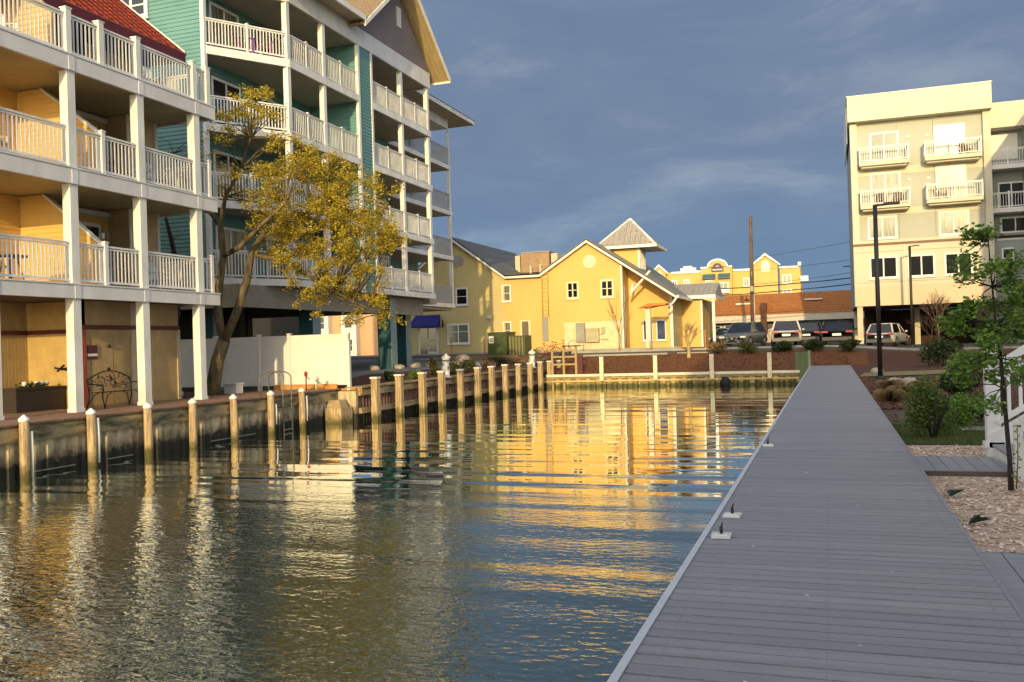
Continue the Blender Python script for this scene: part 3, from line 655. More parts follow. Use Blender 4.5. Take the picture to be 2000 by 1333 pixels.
c = MB(); c.bar((RX + .03, ry1 + .03, 12.45), (RX - 5, ry1 + .03, 12.45 + 5 * ang), .04, .05); c.build('drip_edge', WHITE2, A)
# ground floor
c = MB(FX(-19.6)); c.box(20.0, 23.95, -.1, 0, 1.2, 4.2); c.build('front_wall', TAN, A)
c = MB(FX(-19.6)); c.box(20.0, 23.97, .0, .05, 3.40, 3.52); c.build('red_trim', MAROON, A)
c = MB(FX(-19.6)); c.box(19.93, 20.08, .01, .06, 1.2, 3.4); c.build('red_corner_board', mat('red_corner', (.32, .06, .03), .5), A)
c = MB(FX(-19.6)); c.box(21.85, 22.02, .0, .04, 1.2, 4.15); c.build('corner_board', mat('beige_trim', (.50, .42, .30), .6), A)
c = MB(FX(-19.6)); c.box(23.85, 23.99, .0, .04, 1.2, 3.4); c.build('corner_board', MATS['beige_trim'], A)
c = MB(FX(-21.6)); c.box(11.5, 20.0, -.1, 0, 1.2, 4.2); c.build('alcove_back', TAN, A)
c = MB(FX(-21.58)); c.box(11.5, 20.0, .0, .05, 3.3, 3.42); c.build('alcove_trim', MAROON, A)
c = MB(FY(20.0)); c.box(-21.6, -19.6, -.1, 0, 1.2, 4.2); c.build('alcove_side', TANX, A)
c = MB(FY(20.0)); c.box(-21.58, -19.66, .0, .04, 3.3, 3.42); c.build('alcove_side_trim', MAROON, A)
c = MB(FX(-19.6)); c.box(20.28, 21.1, .0, .02, 1.25, 3.25); c.box(21.13, 21.75, .0, .02, 1.25, 3.25); c.build('storage_door', TAN, A)
c = MB(); c.box(-30, -21.74, YN, 24.1, 1.2, 10.4); c.box(-30, -24.1, YN, 24.2, 10.4, 12.6); c.build('rear_block', YEL, A)
# bench
bn = thing('bench', 'black wrought iron bench with leafy back against the tan wall', 'bench', (-19.0, 20.5, 1.2))
by0, by1 = 19.75, 21.35; bxs, bxb = -18.72, -19.18
c = MB()
for k in range(7): c.bar((bxb + .07 * k, by0 + .05, 1.64), (bxb + .07 * k, by1 - .05, 1.64), .03, .014)
c.build('seat', BLACKM, bn)
c = MB(); pts = [(bxb - .05, by0 + (by1 - by0) * t / 12, 2.0 + .22 * math.sin(math.pi * t / 12)) for t in range(13)]; c.tube(pts, .018, 6); c.tube([(bxb, by0, 1.62), (bxb - .05, by0, 2.0)], .018, 6); c.tube([(bxb, by1, 1.62), (bxb - .05, by1, 2.0)], .018, 6)
rr = random.Random(3)
for k in range(46):
    t = rr.random(); y0 = by0 + (by1 - by0) * t; zt = 1.98 + .2 * math.sin(math.pi * t); z0 = rr.uniform(1.68, zt); a = rr.uniform(0, 3.14); l_ = .09
    c.tube([(bxb - .03, y0 - l_ * math.cos(a), max(1.66, z0 - l_ * math.sin(a))), (bxb - .035, y0 + .03, z0), (bxb - .04, y0 + l_ * math.cos(a), min(zt, z0 + l_ * math.sin(a)))], .010, 5)
c.blob((bxb - .05, (by0 + by1) / 2, 2.27), .05, 6, 4)
c.build('backrest', BLACKM, bn)
for yy in (by0, by1):
    c = MB(); c.tube([(bxs + .03, yy, 1.62), (bxs + .03, yy, 1.84), (bxb, yy, 1.88)], .018, 6); c.build('armrest', BLACKM, bn)
    for (xx, dx) in ((bxs, .08), (bxb, -.10)):
        c = MB(); c.tube([(xx, yy, 1.63), (xx + dx * .1, yy, 1.45), (xx + dx, yy, 1.2)], .018, 6)
        d2 = .35 if yy == by0 else -.35
        c.tube([(xx, yy + d2, 1.62), (xx, yy + d2 * .5, 1.56), (xx + dx, yy, 1.25)], .014, 6); c.build('leg', BLACKM, bn)
pl = thing('planter_box', 'dark square planter box with white flowers in the alcove', 'planter', (-20.3, 18.6, 1.2))
c = MB(); c.box(-20.9, -20.2, 18.3, 19.9, 1.2, 1.8); c.box(-20.93, -20.17, 18.27, 19.93, 1.8, 1.85); c.build('box', mat('dark_planter', (.03, .02, .015), .6), pl)
c = MB(); leaves(c, (-20.5, 19.1, 1.9), (.2, .55, .1), 160, .09); c.build('foliage', LEAFD, pl)
c = MB(); [c.blob((-20.4, yy, 1.95), .07, 6, 4) for yy in (18.75, 19.15, 19.3, 19.5)]; c.build('flowers', WHITE2, pl)
sg = thing('wall_sign', 'small dark red sign with white stripe on the tan wall above the bench', 'sign', (-19.58, 20.3, 2.7))
c = MB(FX(-19.57)); c.box(20.12, 20.48, .0, .02, 2.72, 2.95); c.box(20.12, 20.48, 0, .02, 2.56, 2.64); c.build('board', MAROON, sg)
c = MB(FX(-19.57)); c.box(20.12, 20.48, .0, .022, 2.645, 2.715); c.build('white_stripe', WHITE, sg)
c = MB(); c.blob((-19.54, 20.92, 2.92), .055, 8, 5, .05); tag(c.build('wall_fitting', BLACKM), 'small dark round fitting on the tan wall right of the red sign', 'fitting')
c = MB(); c.bar((-20.6, 19.97, 2.35), (-20.15, 19.97, 2.28), .03, .05); c.bar((-20.5, 19.96, 2.25), (-20.25, 19.96, 2.42), .03, .04); c.bar((-20.35, 19.97, 2.3), (-20.05, 19.97, 2.35), .03, .05)
tag(c.build('wall_ornament', BLACKM), 'dark bird shaped ornament on the sunlit yellow wall', 'ornament')
# balcony chairs
def wchair(loc, rz, m, label, high=True):
    t = thing('balcony_chair', label, 'chair', loc, 'chairs on the balconies', rz); ORI[t.name] = (0, 0, 0)
    c = MB(); c.add([(-.27, -.28, .40), (.27, -.28, .40), (.25, .25, .33), (-.25, .25, .33), (-.27, -.28, .37), (.27, -.28, .37), (.25, .25, .30), (-.25, .25, .30)], [(0, 1, 2, 3), (7, 6, 5, 4), (0, 4, 5, 1), (1, 5, 6, 2), (2, 6, 7, 3), (3, 7, 4, 0)]); c.build('seat', m, t)
    c = MB()
    for k in range(5): x = -.22 + .11 * k; c.bar((x, .24, .33), (x * 1.1, .5, 1.0 - .03 * abs(k - 2)), .085, .02, up=(0, 1, 0))
    c.build('backrest', m, t)
    for sx in (-1, 1):
        c = MB(); c.box(sx * .31 - .05, sx * .31 + .05, -.32, .36, .56, .585); c.build('armrest', m, t)
        for yy in (-.26, .26): c = MB(); c.box(sx * .29 - .025, sx * .29 + .025, yy - .04, yy + .04, 0, .56); c.build('leg', m, t)
wchair((-19.2, 16.9, 7.56), 2.0, YEL, 'wooden chair behind the middle balcony rail at the far left')
wchair((-19.3, 17.3, 10.51), 1.9, WHITE2, 'white slatted chair on the top balcony at the far left')
wchair((-19.2, 22.5, 10.51), 1.2, WHITE2, 'white chair on the top balcony beside the right end rail')
wchair((-19.2, 22.6, 7.56), 1.4, WHITE2, 'white chair on the middle balcony near its right end')
wchair((-19.2, 22.7, 4.54), 1.5, WHITE2, 'white chair on the lowest balcony near its right end')
rtable((-19.5, 17.8, 7.56), WHITE2, 'round white table on the middle balcony beside the wooden chair') if 0 else None
wchair((-19.3, 20.5, 7.56), 1.2, DOORB, 'brown chair on the middle balcony between two columns')
wchair((-19.4, 20.4, 4.54), 2.2, WHITE2, 'white chair on the lowest balcony just past the sloping divider')
wchair((-19.3, 16.8, 4.54), 1.6, YEL, 'wooden chair on the lowest balcony at the far left')
def rtable(loc, m, label):
    t = thing('balcony_table', label, 'table', loc, 'tables on the balconies'); ORI[t.name] = (0, 0, 0)
    c = MB(); c.lathe((0, 0, .68), [(.42, 0), (.42, .035)], 18); c.build('top', m, t)
    for k in range(4): a = .785 + 1.571 * k; c = MB(); c.tube([(.15 * math.cos(a), .15 * math.sin(a), .68), (.32 * math.cos(a), .32 * math.sin(a), 0)], .02, 6); c.build('leg', m, t)
rtable((-19.6, 17.7, 4.54), BLACKM, 'round dark table behind the lowest balcony rail')
rtable((-19.5, 16.3, 10.51), BLACKM, 'round dark table on the top balcony at the far left')
t = thing('post_lamp', 'small dark lantern on the rail post of the lowest balcony', 'lantern', (-18.5, 19.75, 5.74)); ORI[t.name] = (0, 0, 0)
c = MB(); c.lathe((0, 0, .02), [(.05, 0), (.09, .05), (.11, .2), (.05, .27), (.01, .33)], 8); c.build('shade', BLACKM, t)
def ax(px, py, Y): return aty(px, py, Y)[0]
def az(px, py, Y): return aty(px, py, Y)[2]
# ------------------------------------------------------------ teal condominium
B = thing('condo_building', 'tall teal sided condominium with stacked white balconies and a grey gable', 'building', (-22, 37, 1.5))
TF = [(5.23, 5.50), (8.19, 8.48), (11.10, 11.40), (14.04, 14.35)]
XT = -20.2; XW = -22.7
P0, P1, P2 = (-22.1, 28.95), (XT, 31.75), (XT, 37.5)
c = MB(FY(28.9)); siding(c, -33, -22.15, 5.3, 22, 0, .16, .025); c.build('lit_wall', TEAL, B)
c = MB(FY(28.9)); c.box(-22.2, -22.04, -.12, .05, 5.2, 22); c.build('corner_board', WHITE, B)
c = MB(FX(XW)); siding(c, 28.95, 45.3, 5.3, 17.5, 0, .16, .022); c.build('balcony_wall', TEAL, B)
c = MB(); c.box(-33, XW - .01, 28.95, 45.3, 5.2, 17.4); c.box(-33, -22.2, 28.95, 45.3, 17.4, 18.2); c.build('core', DARKI, B)
c = MB(FX(XT)); siding(c, 37.6, 38.7, 5.23, 17.4, 0, .16, .022); c.box(37.56, 38.74, -2.4, -.01, 5.23, 17.4); c.build('bay_wall', TEAL, B)
c = MB(FX(XT)); c.box(37.42, 37.6, -.1, .05, 5.23, 16.7); c.box(38.7, 38.86, -.1, .05, 5.23, 16.7); c.build('bay_trim', WHITE, B)
c = MB(FY(37.54)); siding(c, XW, XT - .1, 5.5, 17, 0, .16, .022); c.build('partition_wall', TEAL, B)
c = MB(FY(45.3)); siding(c, -33, XW, 5.5, 17, -.1, .16, .022); c.build('side_wall', TEAL, B)
def outline(off): return [(XW, 28.95), (-22.1 + off, 28.95 - off * .5), (XT + off, 31.75 - off * .6), (XT + off, 37.5), (XW, 37.5)]
for (a, b_) in TF:
    c = MB(); c.prism([(x, y, a + .02) for x, y in outline(-.05)], (0, 0, b_ - a - .02)); c.box(XW, XT - .06, 38.76, 45.42, a + .02, b_); c.build('balcony_slab', CEIL2, B)
    c = MB(); c.bar((P0[0], P0[1], (a + b_) / 2), (P1[0], P1[1], (a + b_) / 2), .10, b_ - a); c.box(XT - .05, XT + .05, 31.75, 37.42, a, b_ - .002); c.box(XT - .05, XT + .05, 38.86, 45.5, a, b_ - .002); c.box(XW, XT - .05, 45.42, 45.5, a, b_ - .002); c.build('slab_fascia', WHITE, B)
    zt = b_
    q = Vector((P1[0] - P0[0], P1[1] - P0[1])); q1 = (P0[0] + q.x * .5, P0[1] + q.y * .5)
    railing(B, (P0[0] + .04, P0[1] + .05), q1, zt); railing(B, q1, (P1[0] - .08, P1[1] - .1), zt); rpost(B, q1[0], q1[1], zt, 1.1, .045)
    for (y0, y1) in ((31.85, 33.1), (33.2, 34.4), (34.6, 35.9), (36.0, 37.35), (38.9, 40.4), (40.5, 41.95), (42.2, 43.65), (43.75, 45.2)):
        railing(B, (XT - .06, y0), (XT - .06, y1), zt); rpost(B, XT - .06, y1 + .05, zt, 1.1, .04)
    railing(B, (XW + .05, 45.4), (XT - .12, 45.4), zt)
zs = [5.5, 8.48, 11.4, 14.35]; ze = [8.19, 11.1, 14.04, 16.72]
for (x, y) in ((XT, 31.75), (XT, 34.5), (XT, 42.08), (XT, 45.3)):
    for a, b_ in zip(zs, ze):
        c = MB(); c.box(x - .22, x - .0, y - .1, y + .12, a, b_); c.build('column', WHITE, B)
# doors and windows behind the balconies
for i, (a, b_) in enumerate(zip(zs, ze)):
    for (u0, u1) in ((30.0, 31.9), (33.4, 36.6), (39.4, 41.9), (42.7, 44.9)):
        window(B, FX(XW), u0, u1, a + .05, a + 2.15, .04, .10, CURT if (i + int(u0)) % 3 == 0 else GLASS, 2, (), name='sliding_door', sill=False)
u0 = ax(252, 20, 28.9)
window(B, FY(28.9), -26.2, -24.6, 15.75, 17.35, .04, .16, GLASS, 2, (.3,))
window(B, FY(28.9), -26.2, -24.6, 9.6, 11.2, .04, .16, GLASS, 2, (.3,))
window(B, FY(28.9), -25.9, -24.6, 5.9, 7.5, .04, .16, GLASS, 2, (.3,))
# top fascia, ceiling, roofs
c = MB(); c.prism([(x, y, 16.74) for x, y in outline(-.03)], (0, 0, .5)); c.box(XW, XT - .06, 38.76, 45.42, 16.74, 17.2); c.build('top_ceiling', CEIL2, B)
c = MB(); c.bar((P0[0], P0[1], 17.1), (P1[0], P1[1], 17.1), .12, .86); c.box(XT - .06, XT + .06, 31.75, 45.52, 16.68, 17.5); c.box(-33, XT - .06, 45.42, 45.52, 16.68, 17.5); c.build('top_fascia', BEAM, B)
c = MB(); c.prism([(-30, 27.9, 17.5), (-21.4, 27.9, 17.5), (-19.35, 31.1, 17.5), (-19.35, 36.9, 17.5), (-30, 36.9, 17.5)], (0, 0, .04)); c.build('eave_soffit', mat('soffit_tan', (.45, .37, .25), .7), B)
c = MB(); c.box(-19.38, -19.28, 31.1, 36.75, 17.42, 17.66); c.bar((-19.35, 31.1, 17.54), (-21.4, 27.9, 17.54), .08, .24); c.bar((-21.4, 27.9, 17.54), (-30, 27.9, 17.54), .08, .24); c.build('eave_fascia', WHITE, B)
c = MB(); c.prism([(-30, 27.9, 17.6), (-21.4, 27.9, 17.6), (-19.35, 31.1, 17.6), (-19.35, 36.9, 17.6), (-30, 36.9, 17.6)], (0, 0, .03)); c.add([(-19.3, 31, 17.64), (-19.3, 37, 17.64), (-29, 37, 20.5), (-29, 31, 20.5), (-21.4, 27.8, 17.64), (-29, 27.8, 17.7)], [(0, 1, 2, 3), (4, 0, 3), (5, 4, 3)]); c.build('roof', SHING, B)
yc, hw, zf, pk = 41.54, 4.9, 17.35, 21.3
sl_ = (pk - zf) / hw
c = MB(FX(XT)); siding(c, 0, 0, 17.5, pk - .5, -.02, .14, .024, lambda z: (yc - (pk - .12 - z) / sl_ + .3, yc + (pk - .12 - z) / sl_ - .3)); c.build('gable_wall', GREY, B)
c = MB(FX(XT)); c.box(41.7, 42.15, .0, .06, 18.9, 19.9); v = c.build('gable_vent', WHITE2, B)
for sg_ in (-1, 1):
    c = MB(); y1 = yc + sg_ * hw
    c.add([(-19.3, yc, pk), (-30, yc, pk), (-30, y1, zf), (-19.3, y1, zf), (-19.3, yc, pk - .1), (-30, yc, pk - .1), (-30, y1, zf - .1), (-19.3, y1, zf - .1)], [(0, 1, 2, 3), (7, 6, 5, 4), (3, 2, 6, 7), (0, 3, 7, 4)]); c.build('gable_roof', SHING, B)
    c = MB(); c.add([(-19.34, yc, pk - .13), (XT - .3, yc, pk - .13), (XT - .3, y1, zf - .13), (-19.34, y1, zf - .13)], [(0, 1, 2, 3)])
    n = 34
    for k in range(n):
        t0, t1 = k / n, (k + 1) / n; yA, yB = yc + sg_ * hw * t0, yc + sg_ * hw * t1; zA, zB = pk - .14 - (pk - zf) * t0, pk - .14 - (pk - zf) * t1
        c.add([(-19.36, yA, zA - .03), (XT - .1, yA, zA - .03), (XT - .1, yB, zB), (-19.36, yB, zB)], [(0, 1, 2, 3)])
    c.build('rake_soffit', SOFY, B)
    c = MB(); c.bar((-19.3, yc, pk - .06), (-19.3, y1 + sg_ * .02, zf - .07), .07, .24, up=(1, 0, 0)) if False else c.prism([(-19.33, yc, pk + .03), (-19.33, y1, zf + .02), (-19.33, y1, zf - .2), (-19.33, yc, pk - .22)], (.06, 0, 0)); c.build('rake_board', WHITE, B)
c = MB(); c.box(-30, -19.32, yc + hw - .05, yc + hw, zf - .22, zf); c.build('rake_return', WHITE, B)
# ground storey: beam, piers, dark garage
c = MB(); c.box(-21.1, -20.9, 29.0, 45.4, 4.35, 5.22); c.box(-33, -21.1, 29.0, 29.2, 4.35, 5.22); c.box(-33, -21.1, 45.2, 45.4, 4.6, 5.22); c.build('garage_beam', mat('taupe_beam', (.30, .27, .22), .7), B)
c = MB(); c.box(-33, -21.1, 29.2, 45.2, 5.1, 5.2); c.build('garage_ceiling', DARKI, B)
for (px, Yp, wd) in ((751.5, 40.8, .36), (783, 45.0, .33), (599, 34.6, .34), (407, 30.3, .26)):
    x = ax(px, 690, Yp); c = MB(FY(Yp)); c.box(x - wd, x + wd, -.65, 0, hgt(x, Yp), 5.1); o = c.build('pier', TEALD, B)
    c = MB(FY(Yp)); c.box(x + wd, x + wd + .02, -.65, .0, hgt(x, Yp), 5.1); c.build('pier_side', mat('pier_side', (.20, .27, .27), .6), o)  # paler side sheet; the lighter face of the pier is in its colour
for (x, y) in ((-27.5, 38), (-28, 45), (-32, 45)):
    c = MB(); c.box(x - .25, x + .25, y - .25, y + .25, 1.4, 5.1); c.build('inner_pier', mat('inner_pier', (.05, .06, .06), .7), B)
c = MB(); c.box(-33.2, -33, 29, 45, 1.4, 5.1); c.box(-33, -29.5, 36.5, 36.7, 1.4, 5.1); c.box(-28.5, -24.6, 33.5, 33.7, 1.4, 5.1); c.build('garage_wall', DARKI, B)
c = MB(); c.box(-50, ax(622, 660, 55.5), 55.5, 55.7, 1.5, 5.2); tag(c.build('shade_screen', DARKI), 'near-black screen added for the deep shade at the garage back', 'wall')  # added dark sheet, painted as the garage's unlit depth
# rear wing
RW = thing('condo_wing', 'farther wing of the teal condominium with grey railed balconies and flat eaves', 'building', (-25, 50, 1.6))
XG, XGW, ye = -22.95, -25.4, 54.75
c = MB(FX(XGW)); siding(c, 45.6, 54.6, 5.3, 17, 0, .16, .022); c.build('balcony_wall', TEAL, RW)
c = MB(); c.box(-33, XGW - .01, 45.6, 54.6, 5.2, 17); c.build('core', DARKI, RW)
for a in (5.12, 8.2, 11.12, 14.08):
    b_ = a + .28
    c = MB(); c.box(XGW, XG - .05, 45.55, ye, a + .02, b_); c.build('balcony_slab', CEIL2, RW)
    c = MB(); c.box(XG - .05, XG + .03, 45.55, ye + .03, a, b_ - .01); c.box(XGW, XG - .05, ye, ye + .04, a, b_ - .01); c.build('slab_fascia', WHITE, RW)
    for (y0, y1) in ((45.8, 48.7), (48.8, 51.7), (51.8, 54.6)): railing(RW, (XG - .05, y0), (XG - .05, y1), b_, 1.07, m=mat('grey_railing', (.40, .42, .44), .5))
    railing(RW, (XGW, ye - .05), (XG - .1, ye - .05), b_, 1.07, m=MATS['grey_railing'])
    for y in (45.75, 54.6):
        if a < 14: c = MB(); c.box(XG - .2, XG, y - .1, y + .1, b_, a + 2.95); c.build('column', WHITE, RW)
        else: c = MB(); c.box(XG - .12, XG, y - .06, y + .06, b_, 16.75); c.build('column', WHITE, RW)
    for (u0, u1) in ((46.4, 48.4), (50.2, 52.6)): window(RW, FX(XGW), u0, u1, b_ + .05, b_ + 2.1, .04, .12, GLASS, 2, (), name='sliding_door', sill=False)
c = MB(); c.box(-33, XG - .05, 45.5, ye - .1, 16.75, 17.35); c.build('top_fascia', BEAM, RW)
c = MB(); c.box(-33, XG + .9, 45.5, 56.8, 17.36, 17.5); c.build('eave_soffit', CEIL2, RW)
c = MB(); c.box(XG + .9, XG + .96, 45.5, 56.86, 17.36, 17.62); c.box(-33, XG + .9, 56.8, 56.86, 17.36, 17.62); c.build('eave_fascia', WHITE, RW)
c = MB(); c.add([(XG + 1, 45.5, 17.64), (XG + 1, 56.9, 17.64), (-33, 56.9, 17.64), (-33, 45.5, 17.64), (-28, 45.5, 19.3), (-28, 52, 19.3)], [(0, 1, 5, 4), (1, 2, 5), (2, 3, 4, 5)]); c.build('roof', ASHING, RW)
c = MB(); c.box(-21.5, -20.6, 45.6, 46.6, 5.0, 5.3); c.box(-33, -23.1, 45.5, 54.7, 4.95, 5.1); c.build('under_soffit', CEIL2, RW)
for (xx, yy, zz, lb) in ((-21.4, 30.6, 14.36, 'purple cushioned lounge chair on the top teal balcony at its left'), (-21.0, 31.3, 14.36, 'purple cushioned lounge chair nearest the corner of the top teal balcony'), (-21.2, 36.0, 8.49, 'white chair on the second balcony level of the teal building'), (-21.1, 40.0, 11.41, 'white chair on the third balcony level past the teal bay')):
    wchair((xx, yy, zz), 2.2, mat('purple_cushion', (.16, .03, .18), .7) if 'purple' in lb else WHITE2, lb)
wchair((-21.0, 43.2, 14.36), 1.8, ORNG, 'orange chair on the top balcony of the teal building near its end')
wchair((-21.0, 44.4, 5.52), 1.2, YEL, 'yellow chair on the lowest balcony of the teal building near its end')

# ------------------------------------------------------------ pink row beyond the garage
Pk = thing('peach_building', 'sunlit peach building with white bay windows seen under the teal condominium', 'building', (-45, 78, 1.9))
c = MB(FY(78)); siding(c, -58, -40.5, 1.9, 6.4, 0, .3, .03); c.box(-58, -40.5, -6, -.01, 1.9, 6.4); c.build('wall', PINK, Pk)
for k, x in enumerate((-56, -52.5, -49.2, -46.4, -43.4)):
    c = MB(FY(78)); c.box(x - .8, x + .8, .03, .8, 2.0, 6.2); o = c.build('bay', WHITE2, Pk)
    for z in (2.4, 4.6): window(Pk, FY(77.2), x - .5, x + .5, z, z + 1.3, .02, .12, GLASS, 1, (.5,))
c = MB(FY(78)); c.box(-58.4, -40.1, -.2, .5, 6.4, 6.7); c.build('eave', WHITE2, Pk)

# ------------------------------------------------------------ yellow commercial building
YB = thing('yellow_building', 'bright yellow building with two gables and a square roof tower behind the canal end', 'building', (-20, 62, 2.1))
T = FY(62.0); T2 = FY(61.97)
c = MB(T)
siding(c, 0, 0, 1.9, 6.3, 0, .15, .025, lambda z: (-30.2, -22.1))
c.build('side_gable_siding', YELS, YB)
c = MB(T); c.poly([(-30.2, 0, 6.3), (-22.1, 0, 6.3), (-22.1, 0, 7.6), (-25.94, 0, 10.45), (-30.2, 0, 7.3)])
u = -30.0
while u < -22.2:
    zt = 10.4 - abs(u + 25.94) * .745; c.box(u, u + .04, 0, .02, 6.3, zt); u += .3
c.build('board_and_batten', YELS, YB)
c = MB(T); c.box(-30.2, -22.1, 0, .04, 6.24, 6.3); c.box(-22.2, -22.05, .0, .05, 1.9, 7.5); c.build('band_trim', YELF, YB)
c = MB(T)
c.poly([(-22.1, 0, 1.9), (-13.42, 0, 1.9), (-13.42, 0, 8.0), (-15.79, 0, 9.6), (-19.2, 0, 7.55), (-22.1, 0, 7.55)])
siding(c, 0, 0, 1.95, 9.4, 0.0, .2, .02, lambda z: (-22.08 if z < 7.4 else -19.1 + (z - 7.4) * 1.6, -13.44 if z < 8.0 else -13.44 - (z - 8.0) * 1.46))
c.build('front_wall', YELF, YB)
c = MB(); c.box(-30.2, -22.12, 62.03, 75.8, 1.9, 7.2); c.box(-22.1, -13.42, 62.03, 82, 1.9, 7.5); c.box(-13.42, -10.35, 64.05, 78, 1.9, 6.0); c.build('core', YELF, YB)
# recessed wall on the right
c = MB(FY(64)); c.poly([(-13.4, 0, 1.9), (-10.35, 0, 1.9), (-10.35, 0, 6.0), (-13.4, 0, 8.0)]); c.build('recessed_wall', YELF, YB)
c = MB(FX(-10.34)); siding(c, 64, 68.2, 1.9, 6.0, 0, .2, .02); c.build('shaded_side_wall', YELS, YB)
c = MB(FY(64)); c.box(-10.5, -10.3, .0, .05, 1.9, 6.0); c.build('corner_board', WHITE2, YB)
c = MB(); c.box(-13.45, -13.39, 62, 64, 1.9, 8); c.build('return_wall', YELF, YB)
c = MB(T); c.box(-13.52, -13.38, 0, .05, 1.9, 7.9); c.build('main_corner_board', WHITE2, YB)
# fascias and roofs
def rake(p, q, th=.26, out=.35):
    c = MB(T); c.prism([(p[0], out, p[1]), (q[0], out, q[1]), (q[0], out, q[1] - th), (p[0], out, p[1] - th)], (0, .05, 0)); c.build('rake_fascia', WHITE, YB)
    c = MB(T); c.add([(p[0], -.1, p[1] - .1), (q[0], -.1, q[1] - .1), (q[0], out, q[1] - .1), (p[0], out, p[1] - .1)], [(0, 1, 2, 3)]); c.build('rake_soffit', YELF, YB)
for p, q in (((-30.6, 7.15), (-25.94, 10.62)), ((-25.94, 10.62), (-21.9, 7.62)), ((-21.9, 7.62), (-19.25, 7.62)), ((-19.25, 7.62), (-15.79, 9.82)), ((-15.79, 9.82), (-9.6, 5.62))): rake(p, q)
def roofq(pts, m, name='roof'):
    c = MB(); c.add(pts + [(a, b, z - .12) for a, b, z in pts], [(0, 1, 2, 3), (7, 6, 5, 4), (0, 4, 5, 1), (1, 5, 6, 2), (2, 6, 7, 3), (3, 7, 4, 0)]); return c.build(name, m, YB)
roofq([(-25.94, 61.6, 10.66), (-21.9, 61.6, 7.66), (-21.9, 75.9, 7.66), (-25.94, 75.9, 10.66)], ASHING, 'side_gable_roof')
roofq([(-25.94, 61.6, 10.66), (-25.94, 75.9, 10.66), (-30.6, 75.9, 7.2), (-30.6, 61.6, 7.2)], ASHING, 'side_gable_roof')
roofq([(-21.9, 61.6, 7.64), (-19.25, 61.6, 7.64), (-19.25, 82, 7.64), (-21.9, 82, 7.64)], GROOF, 'flat_roof')
roofq([(-15.79, 61.6, 9.86), (-9.6, 61.6, 5.66), (-9.6, 70.5, 5.66), (-15.79, 82, 9.86)], GROOF, 'main_roof')
roofq([(-15.79, 61.6, 9.86), (-15.79, 82, 9.86), (-19.25, 82, 7.68), (-19.25, 61.6, 7.68)], GROOF, 'main_roof')
c = MB(); c.box(-9.62, -9.5, 61.6, 70.5, 5.42, 5.62); c.tube([(-9.58, 61.5, 5.5), (-9.9, 61.6, 5.1), (-10.2, 61.7, 4.9), (-10.25, 62.2, 4.8)], .08, 6); c.build('gutter', WHITE, YB)
for sx in (-12.9,):
    c = MB(); c.bar((sx, 62.2, 5.9), (sx + 1.5, 61.75, 7.35), .12, .14); c.bar((sx, 62.2, 5.75), (sx + .2, 62.2, 6.6), .1, .1); c.build('eave_bracket', WHITE, YB)
c = MB(T); c.tube([(-13.25, .12, 1.95), (-13.25, .12, 6.4)], .05, 6); c.build('downspout', GREYM, YB)
# back section with ribbed roof
Yb = 68.5; xa, xb = -10.34, ax(1371, 620, Yb); zb2 = az(1350, 585, Yb)
c = MB(FY(Yb)); c.poly([(xa, 0, 1.9), (xb, 0, 1.9), (xb, 0, zb2), (xa, 0, zb2)]); c.box(xa, xb, -8, -.01, 1.9, zb2); c.build('rear_wall', YELF, YB)
c = MB(FY(Yb)); c.box(xb - .08, xb + .06, 0, .05, 1.9, zb2); c.build('rear_corner_board', WHITE2, YB)
x1, x2 = ax(1322, 580, Yb), ax(1398, 580, Yb); zt = az(1385, 553, Yb + 2.5)
c = MB(); c.add([(x1 - .5, Yb - .5, zb2 + .25), (x2, Yb - .5, zb2 + .25), (x2, Yb + 2.5, zt), (x1 - .5, Yb + 2.5, zt), (x1 - .5, Yb - .5, zb2 + .1), (x2, Yb - .5, zb2 + .1), (x2, Yb + 5.5, zb2 + .1)], [(0, 1, 2, 3), (4, 5, 1, 0), (1, 5, 6, 2)]); c.build('ribbed_roof', METROOF, YB)
c = MB(); c.box(x1 - .5, x2 + .02, Yb - .56, Yb - .5, zb2 + .0, zb2 + .26); c.box(x2, x2 + .05, Yb - .56, Yb + 5.5, zb2, zb2 + .22); c.build('rear_fascia', WHITE, YB)
for xx in (x2 - .15,):
    c = MB(); c.box(xx - .1, xx + .1, Yb - .4, Yb - .2, 1.9, zb2); c.build('porch_post', WHITE2, YB)
# windows and doors (facade coordinates measured at Y=62)
window(YB, T, -25.85, -24.9, 5.62, 6.9, .03, .1, GLASS, 1, (.5,))
window(YB, T, -26.62, -24.85, 2.78, 4.28, .03, .12, GLASSG, 2, (.62,))
window(YB, T, -22.5 + .25, -21.55, 5.72, 6.95, .03, .1, CURT, 1, (.5,)); window(YB, T, -22.25, -21.6, 3.0, 4.3, .03, .1, CURT, 1, (.5,))
window(YB, T, -17.4, -16.5, 5.7, 6.92, .03, .13, GLASS, 2, (.5,), fm=mat('cream_frame', (.74, .66, .42), .5)); window(YB, T, -14.95, -14.0, 5.68, 6.94, .03, .13, GLASS, 2, (.5,), fm=MATS['cream_frame'])
c = MB(T); c.box(-28.95, -27.35, .03, .08, 2.05, 4.45); do = c.build('door', WHITE2, YB)
c = MB(T); c.box(-28.8, -28.2, .08, .1, 2.15, 4.3); c.box(-28.1, -27.5, .08, .1, 2.3, 4.3); c.build('door_glass', GLASS, do)
c = MB(T); c.tube([(-28.0, .1, 3.1), (-27.6, .12, 3.12)], .03, 6); c.build('door_handle', STEEL, do)
aw = MB(T); aw.add([(-29.15, .04, 5.0), (-27.15, .04, 5.0), (-27.0, .95, 4.2), (-29.35, .95, 4.2), (-29.35, .95, 4.05), (-27.0, .95, 4.05), (-29.15, .04, 4.1), (-27.15, .04, 4.1)], [(0, 3, 2, 1), (3, 4, 5, 2), (0, 6, 4, 3), (1, 2, 5, 7)])
aw.build('awning', BLUEA, YB)
